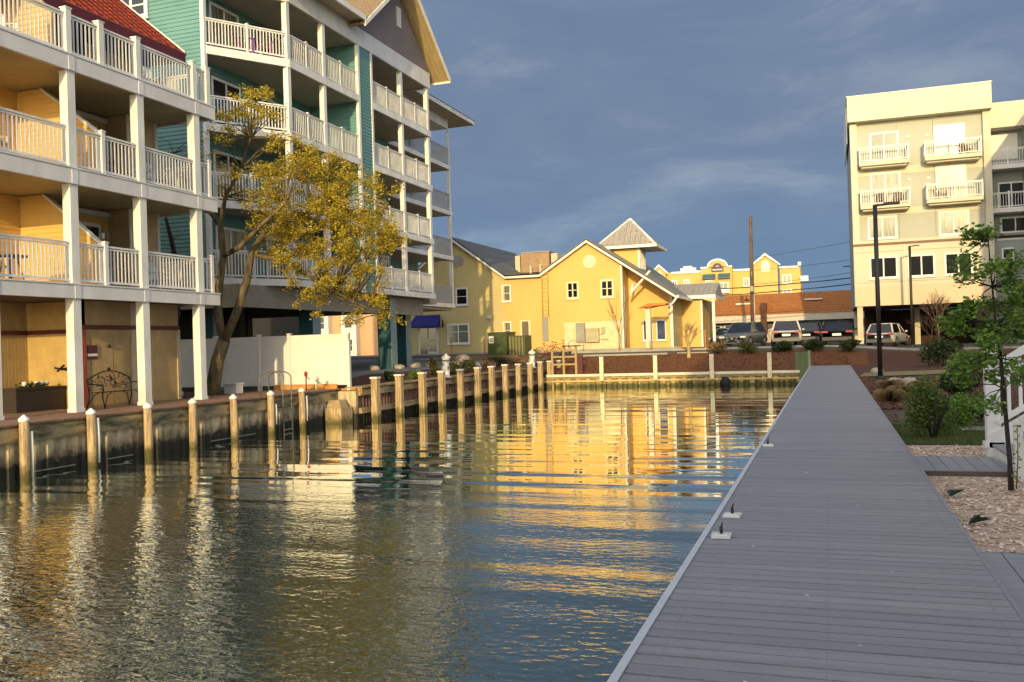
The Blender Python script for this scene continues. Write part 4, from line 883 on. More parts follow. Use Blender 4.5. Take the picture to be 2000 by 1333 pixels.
c = MB(T); c.box(-20.95, -20.15, .0, .04, 1.95, 4.35); o = c.build('service_door_frame', mat('cream_trim', (.72, .62, .36), .6), YB)
c = MB(T); c.box(-20.78, -20.3, .04, .07, 1.98, 4.25); c.build('service_door', DOORB, o)
c = MB(T); c.box(-19.25, -18.82, .02, .1, 2.8, 4.5); c.build('louvre_panel', GREYM, YB)
c = MB(T); c.disc((-15.68, .02, 8.25), .46, 24); c.build('gable_medallion', mat('medallion', (.76, .68, .42), .6), YB)
c = MB(T); c.disc((-25.6, .03, 8.9), .42, 24); c.build('round_vent', GREYM, YB)
c = MB(T); c.box(-17.65, -13.6, .025, .05, 2.1, 4.05); c.build('pale_patch', mat('pale_patch', (.72, .60, .36), .7), YB)
c = MB(T); c.box(-17.1 + .35, -16.05, .05, .2, 2.75, 4.0) if False else c.box(-16.75, -16.12, .05, .28, 2.65, 4.0); tag(c.build('meter_cabinet', GREYM, YB))
c = MB(T); c.box(-16.05, -15.1, .05, .35, 2.62, 3.6); c.build('electrical_box', mat('tan_grey_metal', (.42, .37, .24), .5), YB)
c = MB(T); c.box(-14.95, -14.7, .05, .15, 3.2, 3.65); c.tube([(-15.1, .1, 3.15), (-14.9, .1, 3.15), (-14.8, .1, 3.2)], .02, 6); c.box(-15.05, -14.5, .05, .12, 2.75, 2.85); c.build('conduit_box', MATS['tan_grey_metal'], YB)
for (u0, u1) in ((-12.45, -11.75), (-11.5, -10.8)): window(YB, FY(64), u0, u1, 2.6, 4.05, .03, .08, GLASSB, 1, (), sill=True)
la = MB(T)
for u in (-19.15, -18.72): la.tube([(u, .25, 4.55), (u, .25, 8.6)], .025, 6)
z = 4.7
while z < 8.5: la.bar((-19.15, .25, z), (-18.72, .25, z), .025, .025); z += .32
for z in (5.2, 5.7, 7.1): la.bar((-19.15, 0, z), (-19.15, .25, z), .04, .04); la.bar((-18.72, 0, z), (-18.72, .25, z), .04, .04)
la.build('roof_ladder', mat('yellow_ladder', (.60, .42, .12), .6), YB)
c = MB(T); c.box(-23.35, -23.15, .05, .25, 4.55, 4.75); c.build('wall_lamp', WHITE2, YB)
c = MB(T); c.tube([(-27.0, .03, 4.3), (-26.85, .2, 4.35), (-26.85, .2, 4.15)], .04, 6); c.box(-27.02, -26.95, 0, .04, 4.0, 4.6); c.build('wall_lantern', BLACKM, YB)
# tower
Yt = 66.0; xl, xr = ax(1186, 500, Yt), ax(1249, 500, Yt); zt0 = az(1220, 487, Yt); dx = xr - xl
c = MB(); c.box(xl, xr, Yt, Yt + dx, 7.5, zt0); tw = c.build('tower', YELF, YB)
c = MB(); c.box(xr - .12, xr + .03, Yt - .03, Yt + .02, 7.5, zt0); c.box(xr + .0, xr + .03, Yt, Yt + .12, 7.5, zt0); c.build('tower_corner', WHITE2, tw)
for k in range(3): yy = Yt + .3 + k * .6; window(YB, FX(xr), yy, yy + .5, zt0 - 1.5, zt0 - .1, .01, .08, GLASSG, 1, (), sill=False, name='tower_window')
e0, e1 = ax(1160, 480, Yt - .6), ax(1281, 487, Yt - .6); zpk = az(1212, 428, Yt + 1.2); mid_ = ((e0 + e1) / 2, Yt - .6 + (e1 - e0) / 2)
yb0, yb1 = Yt - .6, Yt - .6 + (e1 - e0)
c = MB(); c.add([(e0, yb0, zt0 + .15), (e1, yb0, zt0 + .15), (e1, yb1, zt0 + .15), (e0, yb1, zt0 + .15), (mid_[0], mid_[1], zpk), (e0, yb0, zt0 + .05), (e1, yb0, zt0 + .05), (e1, yb1, zt0 + .05), (e0, yb1, zt0 + .05)], [(0, 1, 4), (1, 2, 4), (2, 3, 4), (3, 0, 4), (8, 7, 6, 5)]); c.build('tower_roof', METROOF, YB)
c = MB()
for k in range(24):
    t = (k + .5) / 24; x = e0 + (e1 - e0) * t; f = 1 - abs(2 * t - 1); c.bar((x, yb0 - .01, zt0 + .17), (x, yb0 + (mid_[1] - yb0) * f, zt0 + .17 + (zpk - zt0 - .15) * f), .04, .04)
c.build('tower_roof_ribs', METROOF, YB)
c = MB(); c.box(e0, e1, yb0 - .06, yb0, zt0 + .0, zt0 + .2); c.box(e1, e1 + .06, yb0 - .06, yb1, zt0, zt0 + .2); c.bar((e0, yb0 - .03, zt0 + .15), (mid_[0], mid_[1], zpk + .03), .16, .09); c.bar((e1, yb0 - .03, zt0 + .15), (mid_[0], mid_[1], zpk + .03), .16, .09); c.build('tower_fascia', WHITE, YB)
# rooftop units
ac = thing('rooftop_air_unit', 'brown boxed air conditioning unit on the flat yellow building roof', 'air conditioner', (-21.5, 68, 7.65))
c = MB(); c.box(-22.6, -20.3, 67.6, 69.6, 8.2, 9.72); c.build('casing', ACM, ac)
c = MB(); c.box(-22.65, -20.25, 67.55, 69.65, 9.72, 9.8); c.build('lid', GREYM, ac)
c = MB(); c.box(-20.2, -19.7, 67.8, 69.4, 8.3, 9.6); c.build('intake_hood', mat('light_panel', (.6, .5, .36), .6), ac)
c = MB(); c.box(-23.05, -22.66, 67.5, 69, 7.66, 9.55); c.build('side_frame', MATS['light_panel'], ac)
c = MB(); [c.box(x, x + .12, 67.7, 69.5, 7.66, 8.2) for x in (-22.5, -21.5, -20.5)]; c.build('curb', DARKI, ac)
for (px, lb) in ((1052, 'left'), (1068, 'right')):
    pass
c = MB(); c.tube([(-21.7, 67.2, 7.6), (-21.7, 67.2, 8.7)], .09, 8); c.tube([(-20.9, 67.2, 7.6), (-20.9, 67.2, 8.75)], .09, 8); c.build('exhaust_pipe', MATS['light_panel'], ac)

# transformer, stakes, bikes, umbrella, picnic
tf = thing('transformer_cabinet', 'green metal transformer cabinet with white notice in front of the yellow building', 'utility cabinet', (-20.6, 57, 2.0))
x0, x1 = ax(953, 680, 56), ax(990, 680, 56)
c = MB(); c.box(x0, x1, 56, 57.8, 1.7, 3.4); c.build('cabinet', GREENT, tf)
c = MB(); c.box(x1 + .02, x1 + 1.15, 56.3, 57.7, 1.7, 3.2); c.build('side_cabinet', mat('green_slats', (.07, .09, .03), .6), tf)
c = MB()
for k in range(5): c.box(x1 + .1 + .21 * k, x1 + .16 + .21 * k, 56.26, 56.3, 1.8, 3.1)
c.build('slats', mat('tan_slats', (.30, .22, .10), .6), tf)
c = MB(); c.box(x0 - .05, x1 + .05, 55.95, 57.85, 3.4, 3.46); c.build('lid', GREENT, tf)
c = MB(FY(55.99)); c.box(x0 + .08, x0 + .42, 0, .01, 2.75, 3.2); nt_ = c.build('notice', WHITE, tf)
c = MB(FY(55.97)); [c.box(x0 + .13, x0 + .37, 0, .004, 2.83 + .1 * k, 2.87 + .1 * k) for k in range(3)]; c.build('notice_print', BLACKM, nt_)
for i, (px, py0, py1, Yv, lb) in enumerate(((883, 700, 660, 56, 'left red orange marker post in front of the shaded gable'), (946, 690, 662, 59, 'orange marker post at the corner of the shaded gable'), (1270, 690, 665, 58, 'orange marker post below the orange umbrella'), (1333, 688, 655, 58, 'orange marker post left of the pruned bare tree'), (1378, 686, 645, 59, 'orange marker post by the far end of the yellow building'))):
    x = ax(px, py0, Yv); z0 = hgt(x, Yv); c = MB(); c.box(x - .035, x + .035, Yv - .02, Yv + .02, z0, az(px, py1, Yv)); tag(c.build('marker_post', mat('faded_orange', (.50, .17, .08), .7)), lb, 'marker', 'orange marker posts')
def bicycle(x, y, z, label, m, rz):
    t = thing('bicycle', label, 'bicycle', (x, y, z), 'bicycles on the rack', rz); ORI[t.name] = (0, 0, 0)
    for wx in (-.52, .52):
        c = MB(); c.tube([(wx + .33 * math.cos(a * math.pi / 9), 0, .33 + .33 * math.sin(a * math.pi / 9)) for a in range(19)], .022, 5, False); o = c.build('wheel', RUB, t)
        c = MB(); [c.tube([(wx, 0, .33), (wx + .32 * math.cos(a * 1.047), 0, .33 + .32 * math.sin(a * 1.047))], .005, 4) for a in range(6)]; c.build('spokes', STEEL, o)
    c = MB(); fr_ = [((-.52, 0, .33), (-.2, 0, .8)), ((-.2, 0, .8), (-.05, 0, .32)), ((-.52, 0, .33), (-.05, 0, .32)), ((-.05, 0, .32), (.36, 0, .78)), ((-.2, 0, .76), (.36, 0, .8)), ((.36, 0, .85), (.52, 0, .33))]
    [c.tube([a, b], .024, 6) for a, b in fr_]; c.build('frame', m, t)
    c = MB(); c.tube([(.36, 0, .85), (.34, 0, 1.0)], .018, 6); c.tube([(.3, -.25, 1.03), (.36, 0, 1.0), (.3, .25, 1.03)], .016, 6); c.build('handlebar', BLACKM, t)
    c = MB(); c.blob((-.22, 0, .88), .09, 7, 4, .05, .4); c.build('saddle', BLACKM, t)
bicycle(ax(1070, 700, 54), 54, az(1070, 698, 54) - .05, 'bicycle with pink frame left of the other one by the far corner', mat('pink_paint', (.50, .16, .13), .4), .1)
bicycle(ax(1092, 700, 55), 55, az(1092, 696, 55) - .02, 'bicycle with orange frame right of the pink one', mat('bike_orange', (.50, .14, .04), .4), -.15)
rk = thing('wooden_frame', 'wooden handrail frame standing at the far corner of the canal', 'railing frame', (-15.3, 51.5, .8))
xr0, xr1, xr2 = -15.55, -14.85, -14.1
for x in (xr0, xr1, xr2):
    c = MB(); c.box(x - .06, x + .06, 51.75, 51.87, .0, 2.4 if x > -15 else 2.2); c.build('upright', mat('golden_timber', (.40, .28, .13), .8), rk)
for z in (1.3, 1.75, 2.15): c = MB(); c.box(xr0 + .06, xr2 - .06, 51.78, 51.84, z, z + .1); c.build('rail', MATS['golden_timber'], rk)
c = MB(); c.box(xr1, xr2 + .15, 51.6, 52.4, 2.4, 2.46); c.build('shelf', BARKD, rk)
c = MB(); c.box(-14.05, -13.75, 51.95, 52.1, .7, 1.9); tag(c.build('dark_post', mat('maroon_post', (.09, .02, .02), .7)), 'short dark maroon post right of the wooden frame', 'post')
um = thing('umbrella', 'orange umbrella on a white pole before the recessed yellow wall', 'umbrella', (ax(1268, 690, 60), 60, 2.1))
ux = ax(1268, 690, 60); uz = az(1275, 600, 60)
c = MB(); c.lathe((ux, 60, 0), [(.2, 2.08), (.2, 2.16)], 12); c.box(ux - .16, ux + .16, 59.9, 60.1, 2.1, uz - .1); c.build('pole', mat('pale_pole', (.66, .60, .46), .6), um)
c = MB(); x0, x1 = ax(1249, 603, 60), ax(1303, 598, 60); c.prism([(x0, 59.4, uz - .05), (x1, 59.4, uz + .1), (x1 + .05, 59.4, uz + .2), (ux + .1, 59.4, uz + .22), (x0 + .3, 59.4, uz + .06)], (0, 1.2, 0)); c.build('canopy', ORNG, um)
c = MB(); c.bar((ux, 60, uz - .1), (x0 + .3, 60, uz), .05, .05); c.bar((ux, 60, uz - .1), (x1 - .2, 60, uz + .12), .05, .05); c.build('strut', BARKD, um)
rack = thing('bike_rack', 'curved metal bike rack beside the grey meter cabinet', 'bike rack', (-17, 60.4, 2.1))
c = MB(); xx = ax(1120, 685, 60.4); c.tube([(xx - .35, 60.4, 2.05), (xx - .35, 60.4, 2.6), (xx - .2, 60.4, 2.75), (xx + .7, 60.4, 2.75), (xx + .7, 60.4, 2.05)], .03, 6); c.build('hoop', GREYM, rack)

# far bulkhead
fb = thing('far_bulkhead', 'sunlit tan sheet pile bulkhead with white cap across the canal end', 'sea wall', (-8, 52, 0))
s = MB(); x = -16.1
while x < 1.0:
    s.add([(x, 51.9, -1.2), (x + .12, 51.74, -1.2), (x + .34, 51.74, -1.2), (x + .46, 51.9, -1.2), (x + .62, 51.9, -1.2), (x, 51.9, .58), (x + .12, 51.74, .58), (x + .34, 51.74, .58), (x + .46, 51.9, .58), (x + .62, 51.9, .58)], [(0, 5, 6, 1), (1, 6, 7, 2), (2, 7, 8, 3), (3, 8, 9, 4)]); x += .62
s.build('sheet_piling', SHEETY, fb)
c = MB(); c.box(-16.1, 1, 51.62, 51.73, .30, .40); c.build('waler', SHEETY, fb)
c = MB(); x = -15.9
while x < .9: c.box(x, min(x + 4.9, .95), 51.55, 52.0, .62, .76); x += 4.93
c.build('cap_board', mat('cream_cap', (.72, .66, .46), .6), fb)
c = MB(); c.box(-16.1, .95, 51.66, 51.74, .48, .62); c.build('under_cap', TIMBL, fb)
wp = None
for i, (px, lb) in enumerate(((1175, 'first pale post from the left on the far bulkhead'), (1280, 'second pale post from the left on the far bulkhead'), (1390, 'third pale post from the left on the far bulkhead'), (1503, 'pale post on the far bulkhead nearest the end of the dock'))):
    if wp is None:
        wp = proto('bulkhead_post', lb, 'post', 'pale posts on the far bulkhead'); c = MB(); c.box(-.11, .11, -.1, .1, -.35, 1.0); c.build('shaft', mat('cream_post', (.68, .60, .40), .7), wp)
        c = MB(); c.box(-.12, .12, -.11, .11, 1.0, 1.03); c.build('cap', WHITE2, wp); o = wp
    else: o = copy_thing(wp, (0, 0, 0), lb)
    o.location = (ax(px, 710, 51.5), 51.48, .72)
gf = thing('green_screen', 'short green vinyl screen panel at the far end of the dock', 'screen', (-1.4, 51.4, .8))
c = MB(); c.prism([(-1.75, 51.9, .3), (-1.05, 50.9, .3), (-1.05, 50.9, 1.75), (-1.75, 51.9, 1.72)], (-.05, -.03, 0)); c.build('panel', GREENV, gf)
c = MB()
for k in range(6): t = k / 5; c.box(-1.75 + .7 * t - .04, -1.75 + .7 * t + .02, 51.85 - t, 51.9 - t, .3, 1.74)
c.box(-1.12, -.98, 50.84, 50.98, .3, 1.82); c.build('posts', GREENV, gf)
c = MB(); c.blob((ax(1417, 745, 51.3), 51.3, .18), .28, 12, 8, .03, 1.1); tag(c.build('floating_tyre', RUB), 'round black fender hanging at the foot of the far bulkhead', 'fender')

# ------------------------------------------------------------ vegetation helpers
def twig_tree(root, nodes, ellipses, m_leaf, m_bark, Yc, n_leaf, size, dY=1.0, rbr=.03, name='crown', yfun=None, xr=None):
    """nodes: skeleton points; ellipses: (px, py, rx, ry, density) in front elevation turned into real 3-D clumps"""
    br = MB(); lf = MB()
    for (px, py, rx, ry, dn) in ellipses:
        Y0 = (yfun(px, py) if yfun else Yc)
        dist = Y0 * .95 + 2; sc_ = dist / FPX
        k = max(3, int(rx * ry / 190 * dn ** .5)) if rbr > .015 else 3
        for _ in range(k):
            while True:
                a, b = uni(-1, 1), uni(-1, 1)
                if a * a + b * b < 1: break
            y = Y0 + uni(-dY, dY) * (1 - .3 * abs(a)); p = Vector(aty(px + a * rx, py + b * ry, y))
            q = min(nodes, key=lambda n_: (n_ - p).length * (1 if n_.z < p.z + .3 else 1.6))
            mid = (p + q) / 2 + Vector((uni(-.2, .2), uni(-.2, .2), uni(0, .3))) * (p - q).length * .5
            br.tube([q, (q + mid) / 2 + Vector((uni(-.05, .05), 0, uni(-.02, .05))), mid, (mid + p) / 2, p], [rbr, rbr * .7, rbr * .5, rbr * .35, rbr * .18], 5, False)
            R = max(.25 if rbr > .015 else .08, min(rx, ry) * sc_ * .5)
            for _ in range(int(5 + 3 * dn)):
                t = Vector((uni(-1, 1), uni(-1, 1), uni(-.5, .7))); t.normalize(); e_ = p + t * R * uni(.5, 1.3)
                br.tube([p, (p + e_) / 2 + Vector((0, 0, .03)), e_], [rbr * .2, rbr * .15, rbr * .1], 4, False)
                m = int(n_leaf * dn / 8)
                for j in range(m):
                    f = uni(.25, 1.05); s_ = p + (e_ - p) * f + Vector((uni(-1, 1), uni(-1, 1), uni(-1, 1))) * size * 1.3; leaf(lf, s_, size * uni(.6, 1.3))
    br.build('branches', m_bark, root); lf.build(name, m_leaf, root)
# big spring tree
ty = 26.0
bt = thing('tree', 'large tree with forked trunk and yellow green spring leaves by the white fence', 'tree', (-19.6, 26, 1.2))
def N3(l): return [Vector(aty(px, py, Y)) for px, py, Y in l]
trunk = N3([(415, 782, ty), (417, 750, ty), (425, 705, ty), (438, 665, ty)])
brA = N3([(438, 668, ty), (424, 610, ty), (428, 560, ty), (436, 500, ty + .2), (430, 440, ty + .3), (440, 385, ty + .5), (470, 330, ty + .8)])
brB = N3([(438, 668, ty), (462, 610, ty), (482, 550, ty + .2), (492, 490, ty + .4), (520, 450, ty + .7), (575, 420, ty + 1.1), (640, 400, ty + 1.5)])
brC = N3([(436, 500, ty + .2), (470, 482, ty - .2), (510, 440, ty - .4), (560, 395, ty - .3)])
brD = N3([(430, 440, ty + .3), (395, 395, ty + .2), (360, 350, ty), (340, 300, ty)])
brE = N3([(500, 500, ty + .5), (560, 510, ty + .8), (620, 550, ty + 1.2), (690, 590, ty + 1.6), (750, 615, ty + 1.9)])
brF = N3([(470, 330, ty + .8), (490, 270, ty + 1), (500, 200, ty + 1.2)])
c = MB(); c.tube(trunk, [.29, .24, .22, .21], 12); c.tube(brA, [.15, .14, .13, .12, .10, .07, .05], 9); c.tube(brB, [.15, .14, .13, .11, .09, .06, .04], 9)
c.tube(brC, [.10, .09, .07, .04], 7); c.tube(brD, [.09, .07, .05, .03], 7); c.tube(brE, [.08, .07, .055, .04, .02], 7); c.tube(brF, [.06, .04, .02], 6)
c.build('trunk', BARK, bt)
nodes = brA[2:] + brB[3:] + brC + brD + brE + brF
for l in (brB, brE, brC, brD, brF):
    for a, b_ in zip(l[2:], l[3:]): nodes.append((a + b_) / 2)
ell = [(490, 180, 55, 35, .6), (505, 235, 95, 35, .8), (440, 215, 40, 30, .5), (560, 300, 75, 45, .8), (600, 380, 110, 65, 1.1), (530, 400, 60, 50, .7), (690, 400, 85, 60, 1.1), (660, 460, 120, 60, 1.3), (560, 470, 80, 50, .9), (740, 450, 50, 45, .9), (640, 540, 85, 50, 1.1), (720, 560, 60, 45, .9), (690, 605, 85, 32, .8), (750, 630, 32, 22, .5), (610, 590, 40, 30, .5), (430, 300, 55, 50, .45), (460, 350, 50, 40, .5), (620, 330, 60, 40, .9)]
twig_tree(bt, nodes, ell, LEAFY, BARK, ty, 215, .076, 1.3, .028, yfun=lambda px, py: ty + .2 + (px - 430) / 370 * 2.2)
sparse = [(345, 270, 45, 40, .25), (360, 350, 45, 50, .2), (400, 260, 40, 30, .3)]
t2 = thing('tree', 'slim dark trunked tree with bare twigs behind the end column', 'tree', (-22.4, 27, 1.2))
tk = N3([(322, 776, 27), (330, 700, 27), (345, 610, 27), (350, 540, 27), (335, 470, 27), (322, 420, 27)])
c = MB(); c.tube(tk, [.17, .14, .13, .11, .08, .05], 8); c.build('trunk', BARKD, t2)
nd = tk[3:] + N3([(350, 380, 27), (340, 300, 27)]); c = MB(); c.tube([tk[-1]] + nd[-2:], [.05, .04, .02], 6); c.build('limb', BARKD, t2)
twig_tree(t2, nd, [(345, 280, 50, 40, .12), (360, 350, 50, 50, .12), (345, 450, 35, 40, .1)], LEAFO, BARKD, 27, 90, .05, .5, .02)
# young green tree on the right
yt = thing('tree', 'young green leafed tree with thin dark trunk in the gravel', 'tree', (1.73, 10.62, .92))
tk = [Vector(aty(px, py, 10.62)) for px, py in ((1975, 958), (1972, 900), (1966, 830), (1960, 760), (1955, 700), (1945, 640), (1938, 560), (1930, 470))]
c = MB(); c.tube(tk, [.030, .024, .022, .020, .017, .013, .010, .005], 8); c.build('trunk', BARKD, yt)
E2 = [(1925, 470, 32, 26, .9), (1945, 520, 50, 40, 1.1), (1885, 515, 32, 18, .4), (1900, 555, 40, 22, .5), (1955, 580, 55, 45, 1.2), (1985, 560, 25, 40, .5), (1920, 620, 50, 35, 1.1), (1865, 630, 35, 18, .5), (1975, 640, 45, 40, 1.2), (1895, 650, 35, 22, .7), (1925, 690, 50, 28, .9), (1900, 735, 45, 26, .8), (1985, 730, 35, 35, .8), (1935, 780, 35, 25, .5), (1870, 720, 25, 18, .4), (1990, 600, 25, 30, .8)]
twig_tree(yt, tk[3:], E2, LEAFG, BARKD, 10.62, 190, .050, .3, .009)
c = MB(); sp0 = Vector(aty(1985, 955, 10.4)); sp1 = Vector(aty(1987, 830, 10.4)); c.tube([sp0, (sp0 + sp1) / 2 + Vector((.01, 0, 0)), sp1], [.008, .006, .003], 6); lf = MB()
sap = thing('sapling', 'thin leafy sapling shoot right of the young tree trunk', 'plant', tuple(sp0)); c.build('stem', BARKR, sap)
for k in range(46): leaf(lf, sp0 + (sp1 - sp0) * uni(.1, 1) + Vector((uni(-.02, .02), uni(-.02, .02), 0)), .04)
lf.build('foliage', LEAFG, sap)
# shrubs
def shrub(x, y, r, h_, n, m, label, group='shrubs and bushes in the planting beds', size=.05, name='shrub', cat='shrub', sway=0):
    z = hgt(x, y); t = thing(name, label, cat, (x, y, z), group); c = MB()
    for _ in range(8): a = uni(0, 6.28); c.tube([(x, y, z - .03), (x + r * .4 * math.cos(a), y + r * .4 * math.sin(a), z + h_ * .5), (x + r * .7 * math.cos(a), y + r * .7 * math.sin(a), z + h_ * .85)], [.02, .012, .004], 5)
    c.build('stems', BARKD, t); lf = MB()
    subs = [(uni(-.55, .55) * r, uni(-.55, .55) * r, uni(.3, .78) * h_, uni(.35, .6)) for _ in range(9)]
    for k in range(n):
        s_ = subs[k % 9]
        while True:
            a, b, d = uni(-1, 1), uni(-1, 1), uni(-1, 1); q = a * a + b * b + d * d
            if .15 < q < 1: break
        leaf(lf, Vector((x + s_[0] + a * r * s_[3], y + s_[1] + b * r * s_[3], max(z + .02, z + s_[2] + d * h_ * .38 * s_[3] * 1.6))), size * uni(.6, 1.3), .5)
    lf.build('foliage', m, t)
    return t
def grass_clump(x, y, r, n, label, h_=.35):
    z = hgt(x, y) + .02; lf = MB()
    for _ in range(n):
        a = uni(0, 6.28); q = r * rnd() ** .5; l_ = h_ * uni(.6, 1.1); bx, by = x + q * .25 * math.cos(a), y + q * .25 * math.sin(a); ex, ey = x + q * math.cos(a), y + q * math.sin(a); dx, dy = -math.sin(a) * .008, math.cos(a) * .008
        lf.add([(bx - dx, by - dy, z), (bx + dx, by + dy, z), (ex + dx, ey + dy, z + l_ * .8), (ex * 1.0 + (ex - x) * .4, ey + (ey - y) * .4, z + l_ * .62)], [(0, 1, 2), (0, 2, 3)])
    tag(lf.build('ornamental_grass', LEAFT), label, 'grass clump', 'tan grass clumps in the planting beds')
shrub(1.50, 15.75, .42, .98, 4800, LEAFB, 'bushy olive green shrub standing at the gravel edge', size=.045)
shrub(2.15, 17.6, .45, .62, 2600, LEAFG, 'rounder bright green shrub behind and right of the tall olive one', size=.05)
shrub(2.6, 19.2, .5, .6, 2200, LEAFD, 'dark low shrub in shade beside the white stairs', size=.05)
shrub(2.9, 24.5, .6, .75, 1800, LEAFD, 'wide dark bush in the mulch behind the green shrubs', size=.08)
shrub(4.0, 29.5, .8, 1.1, 2200, LEAFO, 'brownish bush farther up the mulch bed on the right', size=.08)
shrub(5.0, 47, 1.1, 1.3, 2200, LEAFD, 'large dark bush at the edge of the parking lot', size=.12)
for i, (x, y, r) in enumerate(((1.35, 24.0, .28), (1.75, 25.5, .30), (2.1, 23.2, .32), (1.6, 28.3, .30), (2.35, 27.2, .28))):
    grass_clump(x, y, r, 900, ('tan grass clump nearest the dock in the right bed', 'tan grass clump second from the dock in the right bed', 'tan grass clump right behind the olive shrub', 'tan grass clump farthest back beside the lamp post', 'tan grass clump at the right of the bed')[i], .38)
for i, (px, lb) in enumerate(((1400, 'domed grass clump on the mulch left of the silver car'), (1462, 'domed grass clump in front of the grey car'), (1532, 'domed dark grass clump in front of the white car'), (1588, 'domed grass clump between white and black cars'), (1660, 'domed grass clump in front of the black car'))):
    x = ax(px, 700, 57); t = shrub(x, 56.8, .70, .72, 1500, LEAFD if i > 1 else LEAFO if i else LEAFT, lb, 'domed clumps along the parking edge', .12, 'grass_dome', 'grass clump')
# weeds at dock edge
for i, (x, y, lb) in enumerate(((1.10, 10.18, 'small dark weed at the dock edge, farther of two'), (1.09, 8.79, 'small dark weed at the dock edge, nearer of two'))):
    c = MB()
    for k in range(7):
        a = uni(-1.2, 1.6) if k else 0; l_ = uni(.12, .2); p = Vector((x, y, .92)); q = p + Vector((math.cos(a) * l_, math.sin(a) * l_ * .8, uni(.03, .09))); n_ = Vector((-math.sin(a), math.cos(a), 0)) * l_ * .2
        c.add([tuple(p), tuple((p + q) / 2 + n_ + Vector((0, 0, .03))), tuple(q), tuple((p + q) / 2 - n_ + Vector((0, 0, .03)))], [(0, 1, 2, 3)])
    tag(c.build('weed', mat('weed_leaf', (.012, .035, .008), .5, .3, 20)), lb, 'weed', 'weeds at the dock edge')
# rocks
def rock(x, y, r, label, z=None, g_='rocks in the planting beds'):
    c = MB(); z = hgt(x, y) if z is None else z; c.blob((x, y, z + r * .3), r, 9, 6, .16, .62); tag(c.build('rock', ROCK), label, 'rock', g_)
rock(1.95, 31.5, .26, 'pale boulder just right of the tall lamp post foot'); rock(2.3, 30.8, .3, 'pinkish boulder right of the pale boulder'); rock(1.8, 40.5, .28, 'boulder left behind the tall lamp post')
for i, (px, py, Y, r) in enumerate(((903, 690, 50, .5), (812, 700, 43, .3), (842, 702, 44, .35), (730, 728, 39.2, .3), (890, 705, 45.5, .35), (930, 705, 47, .3), (780, 712, 41, .28))):
    x = min(ax(px, py, Y), -16.9 - r); rock(x, Y, r, ('largest pale rock by the foot of the shaded gable', 'pale rock just left of the first white pedestal', 'pale rock right of the first white pedestal', 'pale rock beside the near teal pier', 'flat rock between pedestal and green cabinet', 'small rock below the green cabinet', 'low rock in front of the far teal pier')[i])
for i, (Y, x, r, h_, m) in enumerate(((36, -17.0, .35, .4, LEAFG), (34.0, -17.2, .35, .45, LEAFD), (38.6, -17.4, .3, .9, LEAFO), (40.5, -17.2, .45, .7, LEAFO), (43, -17.3, .5, .7, LEAFO), (46, -17.4, .5, .6, LEAFT), (48.5, -17.8, .7, .6, LEAFD), (50.5, -17.4, .6, .5, LEAFT))):
    shrub(x, Y, r, h_, 900, m, ('small green bush beside the second square piling', 'small dark bush behind the nearest square piling', 'thin tall weed bush left of the first pedestal', 'olive bush right of the first pedestal', 'olive bush behind the middle square pilings', 'tan dry bush below the green cabinet', 'low dark bush in front of the green cabinet', 'tan dry bush left of the far pedestal')[i], 'bushes behind the timber bulkhead', .09)
sheet('planting_bed', [(-18.9, 30), (-16.8, 30), (-16.8, 51), (-18.9, 51)], MULCH, .05)
sheet('dry_bed', [(-24, 51), (-16.35, 51), (-16.35, 56.5), (-24, 56.5)], mat('dry_bed', (.10, .04, .015), 1, .5, 3, .8, 20, c2=(.26, .15, .05)), .05)
# bare trees
def bare(x, y, z, h_, m, label, spread=.5, lv=4, r0=.06, fan=None, name='bare_tree'):
    t = thing(name, label, 'tree', (x, y, z), 'leafless trees'); c = MB(); tw = MB(); rr = random.Random(int(x * 100 + y))
    def grow(p, d, l_, r, k, mb):
        q = p + d * l_; mb.tube([p, (p + q) / 2 + Vector((rr.uniform(-.04, .04), rr.uniform(-.04, .04), 0)) * l_, q], [r, r * .8, r * .6], 6 if k == lv else 4, False)
        if k == 0: return
        for _ in range(3 if k > 1 else 4):
            e_ = (d + Vector((rr.uniform(-1, 1), rr.uniform(-1, 1), rr.uniform(-.2, .5))) * spread).normalized(); grow(p + d * l_ * rr.uniform(.6, 1), e_, l_ * rr.uniform(.6, .85), r * .55, k - 1, tw)
    grow(Vector((x, y, z - .05)), Vector((0, 0, 1)), h_ * .32, r0, lv, c); c.build('trunk', m, t); tw.build('branches', m, t)
bare(ax(1345, 700, 55.8), 55.8, 1.4, 2.9, BARKY, 'small pruned bare tree with pale knobby branches on the mulch bank', .75, 4, .14)
bare(ax(1210, 692, 60), 60, 2.0, 4.6, BARKR, 'thin bare sapling in front of the main yellow wall', .28, 4, .04)
bare(4.9, 48, 1.0, 3.8, BARKR, 'bare multi branched tree right of the second lamp post', .6, 5, .06)
bare(7.2, 45, 1.0, 4.6, BARKR, 'bare twiggy tree behind the young green tree', .6, 5, .07)
bare(6.0, 58, 1.6, 4.0, BARKR, 'bare tree in front of the white building facade', .6, 5, .06)
